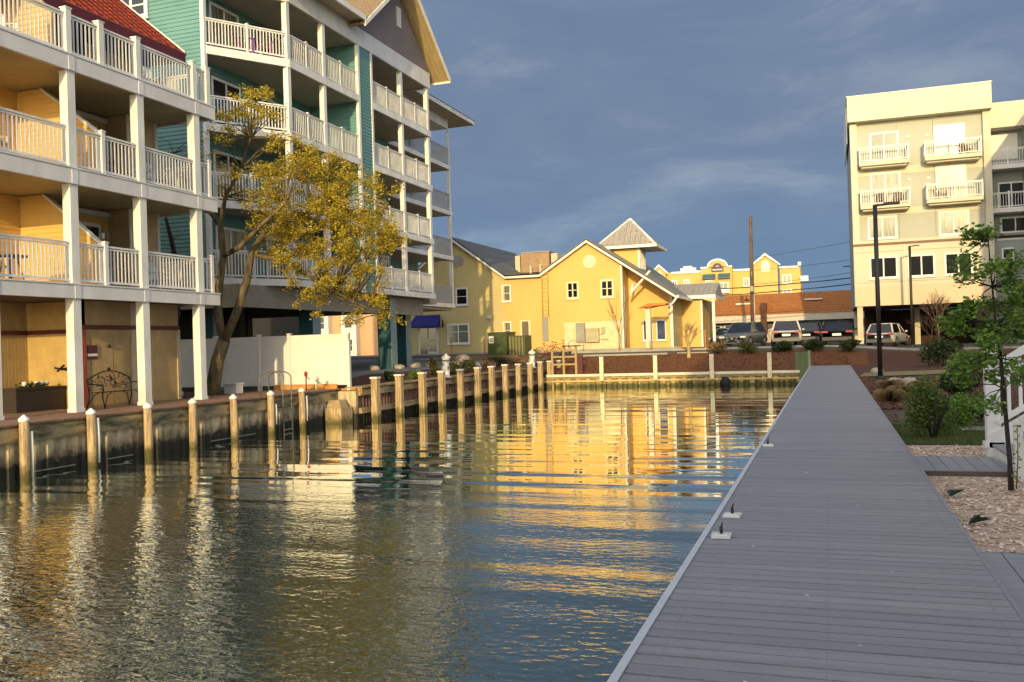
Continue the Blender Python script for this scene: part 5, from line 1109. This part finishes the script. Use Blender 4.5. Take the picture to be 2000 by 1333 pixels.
# ------------------------------------------------------------ white hotel block on the right
HB = thing('apartment_block', 'tall cream stucco block with four white balconies at the right', 'building', (6.7, 74, 1.6))
Y0 = 74.0; T = FY(Y0); TR = FY(Y0 + .35)
c = MB(); c.box(1.95, 11.5, Y0 + .36, 85, 4.7, 18.6); c.build('body', STUC, HB)
c = MB(T); c.box(1.95, 2.42, -.36, 0, 4.7, 18.6); c.box(11.0, 11.5, -.36, 0, 4.7, 18.6); c.box(2.42, 11.0, -.36, 0, 4.7, 9.25); c.build('front_frame', STUC, HB)
c = MB(T); c.box(2.43, 11.0, -.34, -.33, 9.45, 18.4); c.build('recessed_wall', STUCG, HB)
c = MB(T); c.box(2.43, 11.0, -.33, -.30, 11.5, 12.0) ; c.box(2.43, 11.0, -.33, -.30, 14.55, 15.1); c.build('floor_bands', STUC, HB)
c = MB(); c.box(1.78, 11.55, 73.45, 85.2, 18.62, 20.5); c.build('parapet', STUC, HB)
c = MB(); c.box(1.70, 1.78, 75.5, 85.2, 17.4, 20.2); c.box(1.72, 11.6, 73.4, 85.2, 20.5, 20.56); c.build('coping', WHITE2, HB)
c = MB(T); c.box(1.9, 11.55, .0, .12, 9.27, 9.42); c.build('belt', mat('rust_belt', (.22, .12, .09), .7), HB)
c = MB(T); c.box(1.9, 11.55, .0, .08, 9.42, 9.62); c.build('belt_cream', STUC, HB)
c = MB(T); c.box(2.0, 11.45, .0, .03, 4.7, 6.2); c.build('lower_band', mat('peach_stucco', (.66, .52, .36), .8, .05, .3), HB)
c = MB(); c.box(1.9, 1.95, 74, 85, 4.7, 18.6); c.build('side_wall', STUCB, HB)  # unlit side face, its shade put into the grey stucco
for (u0, u1, z0, z1, gl) in ((3.3, 5.35, 15.55, 17.8, GLASSG), (7.75, 9.85, 15.45, 17.9, CURT), (3.25, 5.4, 12.3, 14.75, CURT), (7.8, 9.85, 12.35, 14.9, CURT), (3.0, 5.05, 9.75, 11.45, CURT), (7.9, 9.95, 9.7, 11.5, CURT)):
    window(HB, TR, u0, u1, z0, z1, .04, .14, gl, 2, (), name='window')
for (u0, u1) in ((3.0, 5.0), (5.67, 7.55), (8.15, 10.05)): window(HB, T, u0, u1, 6.72, 8.4, .03, .14, GLASS, 2, (), name='window')
def hb_balc(x0, x1, z):
    c = MB(T); c.box(x0, x1, -.34, .85, z - .28, z); c.box(x0 + .15, x1 - .15, -.34, .6, z - .42, z - .28); o = c.build('balcony', STUC, HB)
    n0 = len(bpy.data.objects)
    railing(HB, (x0 + .05, Y0 - .8), ((x0 + x1) / 2, Y0 - .8), z, 1.1, .16, .03); railing(HB, ((x0 + x1) / 2, Y0 - .8), (x1 - .05, Y0 - .8), z, 1.1, .16, .03)
    railing(HB, (x0 + .05, Y0 - .75), (x0 + .05, Y0 + .3), z, 1.1, .16, .03); railing(HB, (x1 - .05, Y0 - .75), (x1 - .05, Y0 + .3), z, 1.1, .16, .03)
    for xx in (x0 + .05, (x0 + x1) / 2, x1 - .05): rpost(HB, xx, Y0 - .8, z, 1.15, .05)
for (x0, x1, z) in ((2.5, 5.95, 15.45), (7.0, 10.78, 15.45), (2.5, 5.95, 12.22), (7.05, 10.78, 12.32)): hb_balc(x0, x1, z)
for (x, y, z, lb) in ((4.0, 73.7, 12.23, 'chair on the lower left balcony of the cream block'), (5.2, 73.7, 12.23, 'leaning folded chair on the lower left balcony of the cream block'), (8.2, 73.7, 12.33, 'chair on the lower right balcony of the cream block'), (9.9, 73.7, 15.46, 'dark chair on the upper right balcony of the cream block')):
    wchair((x, y, z), uni(0, 3), DOORB, lb)
for (x, y) in ((2.25, 74.3), (2.25, 84), (6.7, 80), (11.2, 80)):
    c = MB(); c.box(x - .2, x + .2, y - .2, y + .2, 1.3, 4.7); c.build('pillar', mat('pillar_stucco', (.56, .50, .36), .8, .1, 2), HB)
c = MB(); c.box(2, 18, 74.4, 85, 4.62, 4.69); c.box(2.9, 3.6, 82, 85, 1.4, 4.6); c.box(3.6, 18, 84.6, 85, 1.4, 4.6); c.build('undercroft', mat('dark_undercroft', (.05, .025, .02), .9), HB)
c = MB(T)
for u in (5.2, 7.7): c.box(u, u + .025, -.30, -.285, 9.7, 18.4)
for z in (6.45, 8.75): c.box(2.0, 11.45, .0, .012, z, z + .03)
c.build('control_joints', mat('joint_grey', (.30, .28, .22), .8), HB)
for (u, z) in ((5.9, 17.2), (7.2, 14.0), (5.9, 14.0), (7.2, 17.2), (2.7, 8.9), (7.85, 8.9)):
    c = MB(TR); c.box(u, u + .22, .02, .08, z, z + .16); c.build('wall_vent', WHITE2, HB)
for (x, y) in ((4.5, 78), (8.2, 77)):
    c = MB(); c.box(x, x + 1.2, y, y + 1.2, 20.5, 21.0); c.build('roof_equipment', GREYM, HB)
c = MB(T); c.box(5.45, 5.51, .02, .1, 4.7, 9.2); c.build('downspout', WHITE2, HB)
RG = thing('apartment_wing', 'grey shaded wing with recessed balconies joined to the cream block', 'building', (13, 75, 1.6))
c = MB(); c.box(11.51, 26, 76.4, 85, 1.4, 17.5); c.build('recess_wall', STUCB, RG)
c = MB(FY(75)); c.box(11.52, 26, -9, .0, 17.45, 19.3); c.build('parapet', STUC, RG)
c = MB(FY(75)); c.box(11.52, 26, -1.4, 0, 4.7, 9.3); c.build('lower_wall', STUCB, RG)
c = MB(FY(75)); c.box(11.52, 26, .0, .1, 9.3, 9.5); c.build('belt', BARKD, RG)
for z in (14.75, 11.55, 9.5):
    c = MB(FY(75)); c.box(11.52, 26, -1.4, .05, z - .35, z); c.build('balcony_slab', WHITE2, RG)
    if z > 10:
        for x in (11.6, 12.75, 14.3): railing(RG, (x, 75), (x + 1.1 if x < 14 else x + 3, 75), z, 1.1, .16, .03); rpost(RG, x + 1.1, 75, z, 1.15, .05)
for (u0, u1, z0, z1, g_) in ((11.65, 13.6, 15.3, 17.2, WHITE2), (12.2, 14.0, 11.6, 13.6, GLASS), (12.3, 14.3, 9.8, 11.0, GLASS)): window(RG, FY(76.4), u0, u1, z0, z1, .03, .12, g_, 2, (), sill=False)
window(RG, FY(75), 12.1, 12.9, 6.2, 8.6, .03, .12, GLASS, 1, (.7,), sill=False)
c = MB(FY(75)); c.box(13.9, 14.1, -1.4, 0, 9.5, 17.45); c.build('dividing_pier', STUCB, RG)

# ------------------------------------------------------------ brown roofed shop row
SM = thing('shop_row', 'low shop row with long orange brown shingle roof and white fascia behind the cars', 'shop', (-5, 100, 2))
T = FY(100); xs0, xs1 = -13.05, 6.0
c = MB(T); c.box(xs0, xs1, -8, -1.5, 1.9, 4.4); c.build('wall', mat('shop_wall', (.45, .38, .26), .8), SM)
c = MB(T); c.box(xs0 - .3, xs1, -.2, .0, 4.25, 5.0); c.build('fascia', mat('shop_fascia', (.56, .50, .40), .7), SM)
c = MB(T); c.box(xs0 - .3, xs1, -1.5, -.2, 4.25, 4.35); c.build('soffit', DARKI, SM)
c = MB(T); c.add([(xs0 - .3, .1, 5.0), (xs1, .1, 5.0), (xs1, -3.2, 7.35), (xs0 + 1.7, -3.2, 7.3), (xs0 - .3, -8, 5.0), (xs1, -8, 7.3)], [(0, 1, 2, 3), (0, 3, 4), (3, 2, 5, 4)])
for k in range(8): z = 5.0 + 2.3 * (k + 1) / 9; w_ = .1 - 3.3 * (k + 1) / 9; c.box(xs0 + .3 + .16 * k, xs1, w_ - .02, w_ + .05, z, z + .04)
c.build('roof', BRN, SM)
c = MB(T); xx = xs0 + 6.6; c.box(xx - .35, xx + .25, -1.0, .3, 3.0, 6.2); c.build('fire_wall', mat('dark_fire_wall', (.09, .035, .02), .8), SM)
for (xx, zz) in ((-8.6, 6.2), (-1.5, 6.4)):
    c = MB(T); c.box(xx - .9, xx + .9, -1.9, -1.5, zz, zz + .14); c.build('roof_vent_strip', WHITE2, SM)
c = MB(T); c.box(-8.45, -8.35, -2.2, -2.1, 6.2, 7.1); c.box(-8.65, -8.1, -2.25, -2.15, 6.6, 6.75); c.build('roof_vent', BARKD, SM)
xw = xs0 + .6; k = 0
while xw < xs1 - 1.5:
    window(SM, FY(101.5), xw, xw + 1.35, 2.3 + .25 * (k % 2), 4.05, .02, .14, (GLASS, GLASS, GLASSG)[k % 3], 1, (), name='shop_window', sill=False); xw += 1.62; k += 1
c = MB(FY(101.5)); c.box(-7.2, xs1, .25, .35, 3.55, 4.15); sb = c.build('sign_board', mat('sign_dark', (.10, .10, .12), .7), SM)
def text(s_, size, loc, m, parent, name, ext=.02):
    cu = bpy.data.curves.new('txt', 'FONT'); cu.body = s_; cu.size = size; cu.extrude = ext; cu.offset = size * .02; o = bpy.data.objects.new('txt', cu); col.objects.link(o)
    bpy.context.view_layer.update(); me = bpy.data.meshes.new_from_object(o.evaluated_get(bpy.context.evaluated_depsgraph_get())); bpy.data.objects.remove(o)
    me.materials.clear(); me.materials.append(m); t = bpy.data.objects.new(name, me); col.objects.link(t)
    o0 = ORI[parent.name]; R = Matrix.Rotation(math.radians(90), 4, 'X'); me.transform(Matrix.Translation((loc[0] - o0[0], loc[1] - o0[1], loc[2] - o0[2])) @ R); t.parent = parent; ORI[t.name] = o0; return t
for s_, px in (('O', 1553), ('P', 1563), ('P', 1573), ('C', 1606), ('K', 1617)):
    text(s_, .62, (ax(px, 635, 101.1), 101.12, 3.62), WHITE, sb, 'sign_letter')
# hotel far behind
HT = thing('hotel', 'distant yellow hotel with arched sign parapet and gabled bays', 'hotel', (-20, 190, 2))
T = FY(190)
c = MB(T); c.box(-36, -24.4, -14, 0, 2, 16.6); c.box(-18.3, -14.0, -14, -.6, 2, 16.6); c.box(-9, -5.1, -14, 0, 2, 16.4); c.build('wall', HOTY, HT)
c = MB(T); c.box(-24.4, -18.3, -14, 1.0, 2, 17.2); arc = [(-23.0, 1.0, 17.1)] + [(-21.1 - 2.0 * math.cos(math.pi * k / 14), 1.0, 17.2 + 1.5 * math.sin(math.pi * k / 14)) for k in range(15)] + [(-19.2, 1.0, 17.1)]
c.prism(arc, (0, -1.5, 0)); c.build('center_bay', HOTY, HT)
c = MB(T); arc = [(-21.1 - 2.1 * math.cos(math.pi * k / 14), 1.05, 17.2 + 1.65 * math.sin(math.pi * k / 14)) for k in range(15)] + [(-21.1 + 1.75 * math.cos(math.pi * k / 14), 1.05, 17.2 + 1.3 * math.sin(math.pi * k / 14)) for k in range(15)]
c.prism(arc, (0, .15, 0)); c.box(-24.5, -23.1, 1.0, 1.15, 17.0, 17.3); c.box(-19.0, -18.2, 1.0, 1.15, 17.0, 17.3); c.build('arch_trim', WHITE, HT)
c = MB(T); c.box(-22.3, -19.9, 1.05, 1.2, 16.2, 17.1); c.prism([(-21.1 - .95 * math.cos(math.pi * k / 10), 1.05, 17.1 + .85 * math.sin(math.pi * k / 10)) for k in range(11)], (0, .15, 0)); sgn = c.build('sign_plaque', mat('plaque', (.06, .04, .05), .6), HT)
c = MB(T); c.box(-22.1, -20.1, 1.2, 1.24, 16.45, 16.75); c.prism([(-21.5, 1.2, 17.2), (-21.1, 1.2, 17.5), (-20.6, 1.2, 17.25)], (0, .04, 0)); c.build('plaque_band', mat('plaque_pale', (.45, .38, .42), .6), sgn)
for (xa_, xb_) in ((-24.1, -21.5), (-21.0, -18.6)):
    c = MB(T); c.add([(xa_, 1.02, 15.8), (xb_, 1.02, 15.8), (xb_, 1.9, 14.9), (xa_, 1.9, 14.9)], [(0, 1, 2, 3)]); c.box(xa_, xb_, 1.0, 1.9, 14.75, 14.9); c.build('canopy', mat('slate_canopy', (.05, .10, .13), .5), HT)
def hgable(xc_, w_, zb_, zp_, out_, base=2):
    c = MB(T); c.prism([(xc_ - w_, out_, base), (xc_ + w_, out_, base), (xc_ + w_, out_, zb_), (xc_, out_, zp_), (xc_ - w_, out_, zb_)], (0, -3, 0)); c.build('gabled_bay', HOTY, HT)
    c = MB(T)
    for s_ in (-1, 1): c.prism([(xc_, out_ + .02, zp_ + .35), (xc_ + s_ * (w_ + .55), out_ + .02, zb_ - .15), (xc_ + s_ * (w_ + .55), out_ + .02, zb_ - .5), (xc_, out_ + .02, zp_ - .15)], (0, .5, 0))
    c.build('gable_trim', WHITE, HT)
    r_ = w_ * .36; c = MB(T); c.prism([(xc_ - r_, out_ + .01, zb_ - 1.6), (xc_ + r_, out_ + .01, zb_ - 1.6)] + [(xc_ + r_ * math.cos(math.pi * k / 10), out_ + .01, zb_ - .1 + r_ * math.sin(math.pi * k / 10)) for k in range(11)], (0, .1, 0)); c.build('arched_window', mat('cream_window', (.70, .62, .44), .4), HT)
hgable(-11.65, 2.3, 17.2, 19.0, 1.6); hgable(-32.95, 1.3, 16.7, 18.0, 1.2)
for bx_ in ((-30.6, -24.5, .0, .25, 16.3, 16.7), (-9.2, -5.5, 0, .3, 16.2, 16.6), (-18.2, -14, -.6, -.3, 16.2, 16.6)): c = MB(T); c.box(*bx_); c.build('cornice', WHITE, HT)
c = MB(T); c.box(-5.5, -4.9, .1, .6, 16.6, 17.3); c.build('corner_finial', WHITE, HT)
c = MB(T); c.box(-5.1, -3.6, -1, .5, 13.5, 13.8); c.box(-5.1, -3.6, .4, .5, 13.8, 14.5); c.build('side_balcony', WHITE, HT)
c = MB(T); c.box(-29.2, -26.0, -5, -3, 16.6, 17.6); c.box(-28.6, -26.8, -5, -3, 17.6, 18.0); c.build('rooftop_units', WHITE2, HT)
for (u, z, w_, g_) in ((-30.0, 13.2, 1.2, GLASS), (-27.5, 13.2, 1.2, CURT), (-22.9, 12.8, 1.4, CURT), (-20.0, 12.2, 2.0, GLASSG), (-15.6, 13.0, 1.3, CURT), (-7.7, 13.2, 1.8, CURT), (-7.7, 10.2, 1.8, CURT), (-20.0, 9.2, 2.0, GLASSG), (-15.6, 9.8, 1.3, CURT)):
    window(HT, FY(189) if -24 < u < -18.3 else FY(190) if u < -24 or u > -9.1 else FY(190.6), u - w_ / 2, u + w_ / 2, z, z + 1.8, .05, .22, g_, 2, (), sill=False)
for z in (11.9, 9.0):
    for u in (-20.0,): c = MB(FY(189)); c.box(u - 1.2, u + 1.2, 0, .8, z - .15, z); c.box(u - 1.2, u + 1.2, .74, .8, z, z + .75); c.build('balcony', WHITE2, HT)

# ------------------------------------------------------------ poles, wires, lamps
up_ = thing('utility_pole', 'tall brown wooden utility pole rising behind the parked cars', 'utility pole', (-6.8, 90, 2))
c = MB(); c.tube([(-6.9, 90, 1.8), (-6.85, 90, 8), (-6.78, 90, 14.2)], [.22, .19, .14], 10); c.build('shaft', POLEW, up_)
c = MB(); c.tube([(-6.85, 89.8, 8.2), (-6.85, 89.6, 8.9)], .05, 6); c.box(-7.0, -6.7, 89.6, 89.8, 7.0, 7.5); c.build('bracket', GREYM, up_)
c = MB(); c.tube([(-6.68, 89.85, 1.9), (-6.68, 89.85, 6.9)], .05, 6); c.build('conduit', mat('pale_conduit', (.5, .42, .36), .6), up_)
for i, (p, q, r) in enumerate((((1380, 566), (1690, 540), .05), ((1380, 579), (1690, 552), .05), ((1470, 556), (1690, 528), .02), ((1472, 528), (1690, 503), .018), ((1472, 503), (1690, 466), .018))):
    a = Vector(aty(p[0], p[1], 89.7)); b_ = Vector(aty(q[0], q[1], 89.7)); m_ = (a + b_) / 2 - Vector((0, 0, .12)); c = MB(); c.tube([a, (a + m_) / 2 - Vector((0, 0, .05)), m_, (m_ + b_) / 2 - Vector((0, 0, .05)), b_], r, 5)
    tag(c.build('overhead_wire', BLACKM), ('thick lower overhead cable, upper of the two', 'lowest thick overhead cable above the brown roof', 'thin overhead wire just above the thick cables', 'second highest thin overhead wire right of the pole', 'highest faint overhead wire right of the pole')[i], 'cable', 'overhead wires at the utility pole')
def lamp(x, y, z0, z1, arm, label, r=.07):
    t = thing('street_lamp', label, 'street lamp', (x, y, z0), 'street lamps'); c = MB(); c.tube([(x, y, z0), (x, y, z1)], [r, r * .85], 10); c.build('pole', POLEB, t)
    c = MB(); c.lathe((x, y, z0 - .02), [(r * 2.2, 0), (r * 2.2, .12), (r * 1.3, .16)], 12); c.build('base', CONC if r < .06 else POLEB, t)
    c = MB(); c.bar((x - .06, y, z1 - .04), (x + arm, y, z1 + .02), .07, .07); c.build('arm', POLEB, t)
    c = MB(); c.box(x + arm * .35, x + arm, y - .13, y + .13, z1 - .03, z1 + .05); c.build('lamp_head', POLEB, t)
lamp(1.67, 35.0, .97, 7.2, .82, 'tall dark lamp post nearest the dock with arm to the right', .085)
lamp(ax(1779, 560, 71.5), 71.5, 1.6, az(1776, 481, 71.5), .65, 'shorter lamp post close to the cream block facade', .1)
lamp(ax(1672, 600, 88), 88, 1.9, az(1654, 521, 88), -1.0, 'small distant lamp peeking out left of the cream block', .06)

# ------------------------------------------------------------ cars
def car(name, label, x, y, rz, Wd, Ln, H, m, suv=True, lights=None, grille=False, z=None):
    z = (hgt(x, y) + .02) if z is None else z; t = thing(name, label, 'car', (x, y, z), 'cars parked beyond the canal end', rz); ORI[t.name] = (0, 0, 0)
    w_ = Wd / 2; hb = H * .60 if suv else H * .62; L2 = Ln / 2
    # body loft: rear at -y, front at +y
    st = [(-L2, .80, .40, hb * .86), (-L2 + .06, .92, .30, hb * .95), (-L2 + .35, 1, .24, hb), (-L2 + 1.0, 1, .22, hb), (0, 1, .22, hb * .99), (L2 - 1.25, 1, .22, hb * .97), (L2 - .7, .98, .22, hb * .90), (L2 - .22, .93, .24, hb * .78), (L2, .78, .34, hb * .62)]
    c = MB(); vs = []; n = 10
    for (yy, f, zb_, zt_) in st:
        ww = w_ * f; hh = zt_ - zb_
        for (a, b_) in ((-.86, 0), (-1, .14), (-1.0, .62), (-.95, .9), (-.82, 1), (.82, 1), (.95, .9), (1.0, .62), (1, .14), (.86, 0)): vs.append((a * ww, yy, zb_ + b_ * hh))
    fs = [(i * n + k, i * n + (k + 1) % n, (i + 1) * n + (k + 1) % n, (i + 1) * n + k) for i in range(len(st) - 1) for k in range(n)] + [tuple(range(n)), tuple(range(len(st) * n - 1, len(st) * n - n - 1, -1))]
    c.add(vs, fs, True); c.build('body', m, t)
    # glasshouse
    yr, yf = -L2 + (.18 if suv else .55), L2 - 1.25; rt_, ft_ = yr + (.42 if suv else .75), yf - .85
    gv = [(-w_ * .90, yr, hb * .97), (w_ * .90, yr, hb * .97), (w_ * .92, yf, hb * .95), (-w_ * .92, yf, hb * .95), (-w_ * .70, rt_, H - .05), (w_ * .70, rt_, H - .05), (w_ * .72, ft_, H - .06), (-w_ * .72, ft_, H - .06)]
    c = MB(); c.add(gv, [(0, 1, 5, 4), (1, 2, 6, 5), (2, 3, 7, 6), (3, 0, 4, 7), (4, 5, 6, 7)]); c.build('windows', GLASS, t)
    c = MB(); g1 = [Vector(v_) for v_ in gv]
    ro = [g1[4] + Vector((-.03, -.04, 0)), g1[5] + Vector((.03, -.04, 0)), g1[6] + Vector((.03, .03, 0)), g1[7] + Vector((-.03, .03, 0))]
    mid_r = [Vector((v_.x * .8, v_.y * .92, H)) for v_ in ro]
    c.add([tuple(v_) for v_ in ro + mid_r], [(4, 5, 6, 7), (0, 1, 5, 4), (1, 2, 6, 5), (2, 3, 7, 6), (3, 0, 4, 7), (3, 2, 1, 0)], True)
    for a, b_ in ((0, 4), (1, 5), (2, 6), (3, 7)): c.bar(g1[a], g1[b_], .09, .07)
    for s_ in (-1, 1): c.bar((s_ * w_ * .915, 0, hb * .96), (s_ * w_ * .72, -.05, H - .06), .07, .05)
    c.build('roof', m, t)
    for (wy) in (-L2 + .85, L2 - .9):
        for s_ in (-1, 1):
            c = MB(); c.tube([(s_ * (w_ - .2), wy, .34), (s_ * (w_ - .19), wy, .34), (s_ * (w_ + .005), wy, .34), (s_ * (w_ + .015), wy, .34)], [.30, .345, .345, .31], 18); o = c.build('wheel', RUB, t)
            c = MB(); c.tube([(s_ * (w_ + .012), wy, .34), (s_ * (w_ + .022), wy, .34)], [.215, .19], 12); c.build('rim', STEEL, o)
    c = MB(); c.box(-w_ * .9, w_ * .9, -L2 - .03, -L2 + .12, .28, .50); c.build('rear_bumper', mat('bumper_grey', (.10, .10, .10), .5) if suv else BLACKM, t)
    c = MB(); c.box(-.26, .26, -L2 - .015, -L2 + .02, hb * .62, hb * .62 + .14); c.build('number_plate', WHITE2, t)
    for s_ in (-1, 1):
        c = MB(); c.box(min(s_ * w_ * .55, s_ * w_ * .93), max(s_ * w_ * .55, s_ * w_ * .93), -L2 - .01, -L2 + .14, hb * .82, hb * .93); c.build('tail_light', mat('tail_lamp_red', (.35, .02, .02), .25), t)
        c = MB(); c.box(min(s_ * w_ * .56, s_ * w_ * .94), max(s_ * w_ * .56, s_ * w_ * .94), L2 - .2, L2 + .005 - .12 * 0, hb * .60, hb * .72); c.build('headlight', mat('lamp_lens', (.6, .6, .58), .15), t)
        c = MB(); c.blob((s_ * (w_ + .10), L2 - 1.5, hb + .05), .10, 7, 5, .03, .7); c.build('mirror', m, t)
    c = MB()
    if grille:
        c.add([(-.42, L2 + .02, hb * .66), (.42, L2 + .02, hb * .66), (.22, L2 + .03, hb * .46), (.55, L2 + .01, .26), (-.55, L2 + .01, .26), (-.22, L2 + .03, hb * .46)], [(0, 1, 2, 5), (5, 2, 3, 4)])
        c.build('grille', BLACKM, t)
        c = MB(); pts = [(-.42, hb * .66), (-.22, hb * .46), (-.55, .26), (.55, .26), (.22, hb * .46), (.42, hb * .66), (-.42, hb * .66)]
        for a, b_ in zip(pts, pts[1:]): c.bar((a[0], L2 + .035, a[1]), (b_[0], L2 + .035, b_[1]), .03, .035)
        c.build('grille_trim', STEEL, t)
        c = MB(); c.disc((0, L2 + .03, hb * .56), .08, 14, .02); c.build('badge', STEEL, t)
    else:
        c.box(-.45, .45, L2 - .06, L2 + .01, .34, .50); c.build('grille', BLACKM, t)
def cpaint(n, c_, met=.3): return mat(n, c_, .22, .05, 1, metal=met, spec=.6)
car('parked_car', 'dark grey front facing sport utility car with large spindle grille', ax(1452, 660, 62), 62.5, math.pi - .25, 1.85, 4.6, 1.62, cpaint('slate_paint', (.13, .145, .16)), True, grille=True)
car('parked_car', 'silver white sport utility car seen from the rear in the sun', ax(1536, 660, 62), 62.6, .03, 1.9, 4.6, 1.62, cpaint('silver_paint', (.66, .60, .54), .1), True)
car('parked_car', 'dark blue car parked behind and between the silver and black cars', ax(1583, 655, 68), 68, -.1, 1.85, 4.5, 1.55, cpaint('navy_paint', (.02, .03, .045)), True)
car('parked_car', 'black sedan seen from the rear beside the cream block pillar', ax(1637, 660, 61.5), 61.8, -.04, 1.92, 4.7, 1.5, cpaint('black_paint', (.012, .013, .016)), False)
car('parked_car', 'white car with red tail lights parked under the cream block', ax(1735, 660, 67), 67.5, -.3, 1.85, 4.5, 1.55, cpaint('white_paint_car', (.55, .52, .48), .1), True)
car('parked_car', 'small pale blue car half hidden left of the dark grey car', ax(1414, 660, 73), 74, 2.9, 1.7, 4.1, 1.42, cpaint('pale_blue_paint', (.25, .32, .38)), False)

# ------------------------------------------------------------ white porch stairs on the right
ps = thing('porch_stairs', 'white painted porch stairs with square newel post and railings beside the gravel', 'stairs', (2.3, 12.8, .9))
c = MB(); c.box(1.93, 2.10, 13.45, 13.62, .9, 2.46); nw = c.build('newel_post', WHITE, ps)
c = MB(); c.box(1.90, 2.13, 13.42, 13.65, 1.05, 1.12); c.box(1.90, 2.13, 13.42, 13.65, 2.2, 2.26); c.box(1.89, 2.14, 13.41, 13.66, 2.46, 2.5); c.build('newel_trim', WHITE, nw)
for k in range(6):
    c = MB(); c.box(1.98 + .27 * k, 2.3 + .27 * k, 11.7, 13.4, 1.07 + .17 * k, 1.10 + .17 * k); c.build('tread', DECK, ps)
    c = MB(); c.box(2.0 + .27 * k, 2.02 + .27 * k, 11.7, 13.4, .9 + .17 * k, 1.07 + .17 * k); c.build('riser', WHITE, ps)
for yy in (11.62, 13.42):
    c = MB(); c.prism([(1.95, yy, .88), (3.7, yy, .88), (3.7, yy, 2.15), (3.4, yy, 2.15), (1.95, yy, 1.22)], (0, .05, 0)); c.build('stringer', WHITE, ps)
    if yy > 12:
        c = MB(); c.bar((2.05, yy + .02, 2.12), (3.7, yy + .02, 3.16), .09, .09); c.bar((2.05, yy + .02, 1.95), (3.7, yy + .02, 2.99), .04, .06); c.bar((2.05, yy + .02, 1.38), (3.7, yy + .02, 2.42), .05, .07)
        for k in range(11): x = 2.2 + .135 * k; c.box(x - .02, x + .02, yy, yy + .04, 1.38 + .63 * (x - 2.05), 2.05 + .63 * (x - 2.05))
        c.build('handrail', WHITE, ps)
c = MB(); c.box(1.93, 2.02, 11.55, 11.615, .9, 1.55); c.bar((2.02, 11.66, 1.55), (3.7, 11.66, 2.6), .09, .07); c.bar((2.02, 11.66, 1.28), (3.7, 11.66, 2.33), .04, .06); c.build('near_handrail', WHITE, ps)
pr = thing('porch', 'raised white porch behind the stairs at the right edge', 'porch', (4.5, 13, .9))
c = MB(); c.box(3.6, 9, 11.3, 14.2, .9, 1.92); c.build('skirt', WHITE2, pr); c = MB(); c.box(3.58, 9, 11.28, 14.22, 1.92, 2.0); c.build('floor', DECK, pr)
# ------------------------------------------------------------ unseen neighbours behind and beside the camera, sized for the morning shade they cast
def backblock(name, label, x0, x1, y0, y1, h_, m):
    t = thing(name, label, 'building', ((x0 + x1) / 2, (y0 + y1) / 2, .9)); c = MB(); c.box(x0, x1, y0, y1, .9, h_); c.build('wall', m, t)
    c = MB(); c.box(x0 - .2, x1 + .2, y0 - .2, y1 + .2, h_, h_ + .3); c.build('parapet', WHITE2, t)
    z = 2.0
    while z < h_ - 2:
        x = x0 + 1.2
        while x < x1 - 1.8: window(t, lambda u, w_, zz, Y=y1: (u, Y + w_, zz), x, x + 1.3, z, z + 1.5, .03, .12, GLASS, 2, ()); x += 4.5
        z += 3.0
backblock('apartment_building', 'unseen low cream block added behind the camera to shade the dock', -5.0, 12.0, -27, -15, 11.5, STUC)  # added out of view to keep the sun off the near dock
backblock('apartment_building', 'taller cream building behind the photographer on the right bank', 6.2, 40, -45, -16, 18.6, STUC)
backblock('apartment_building', 'long cream building along the right bank out of view', 15.5, 30, 45, 71, 19.9, STUCB)
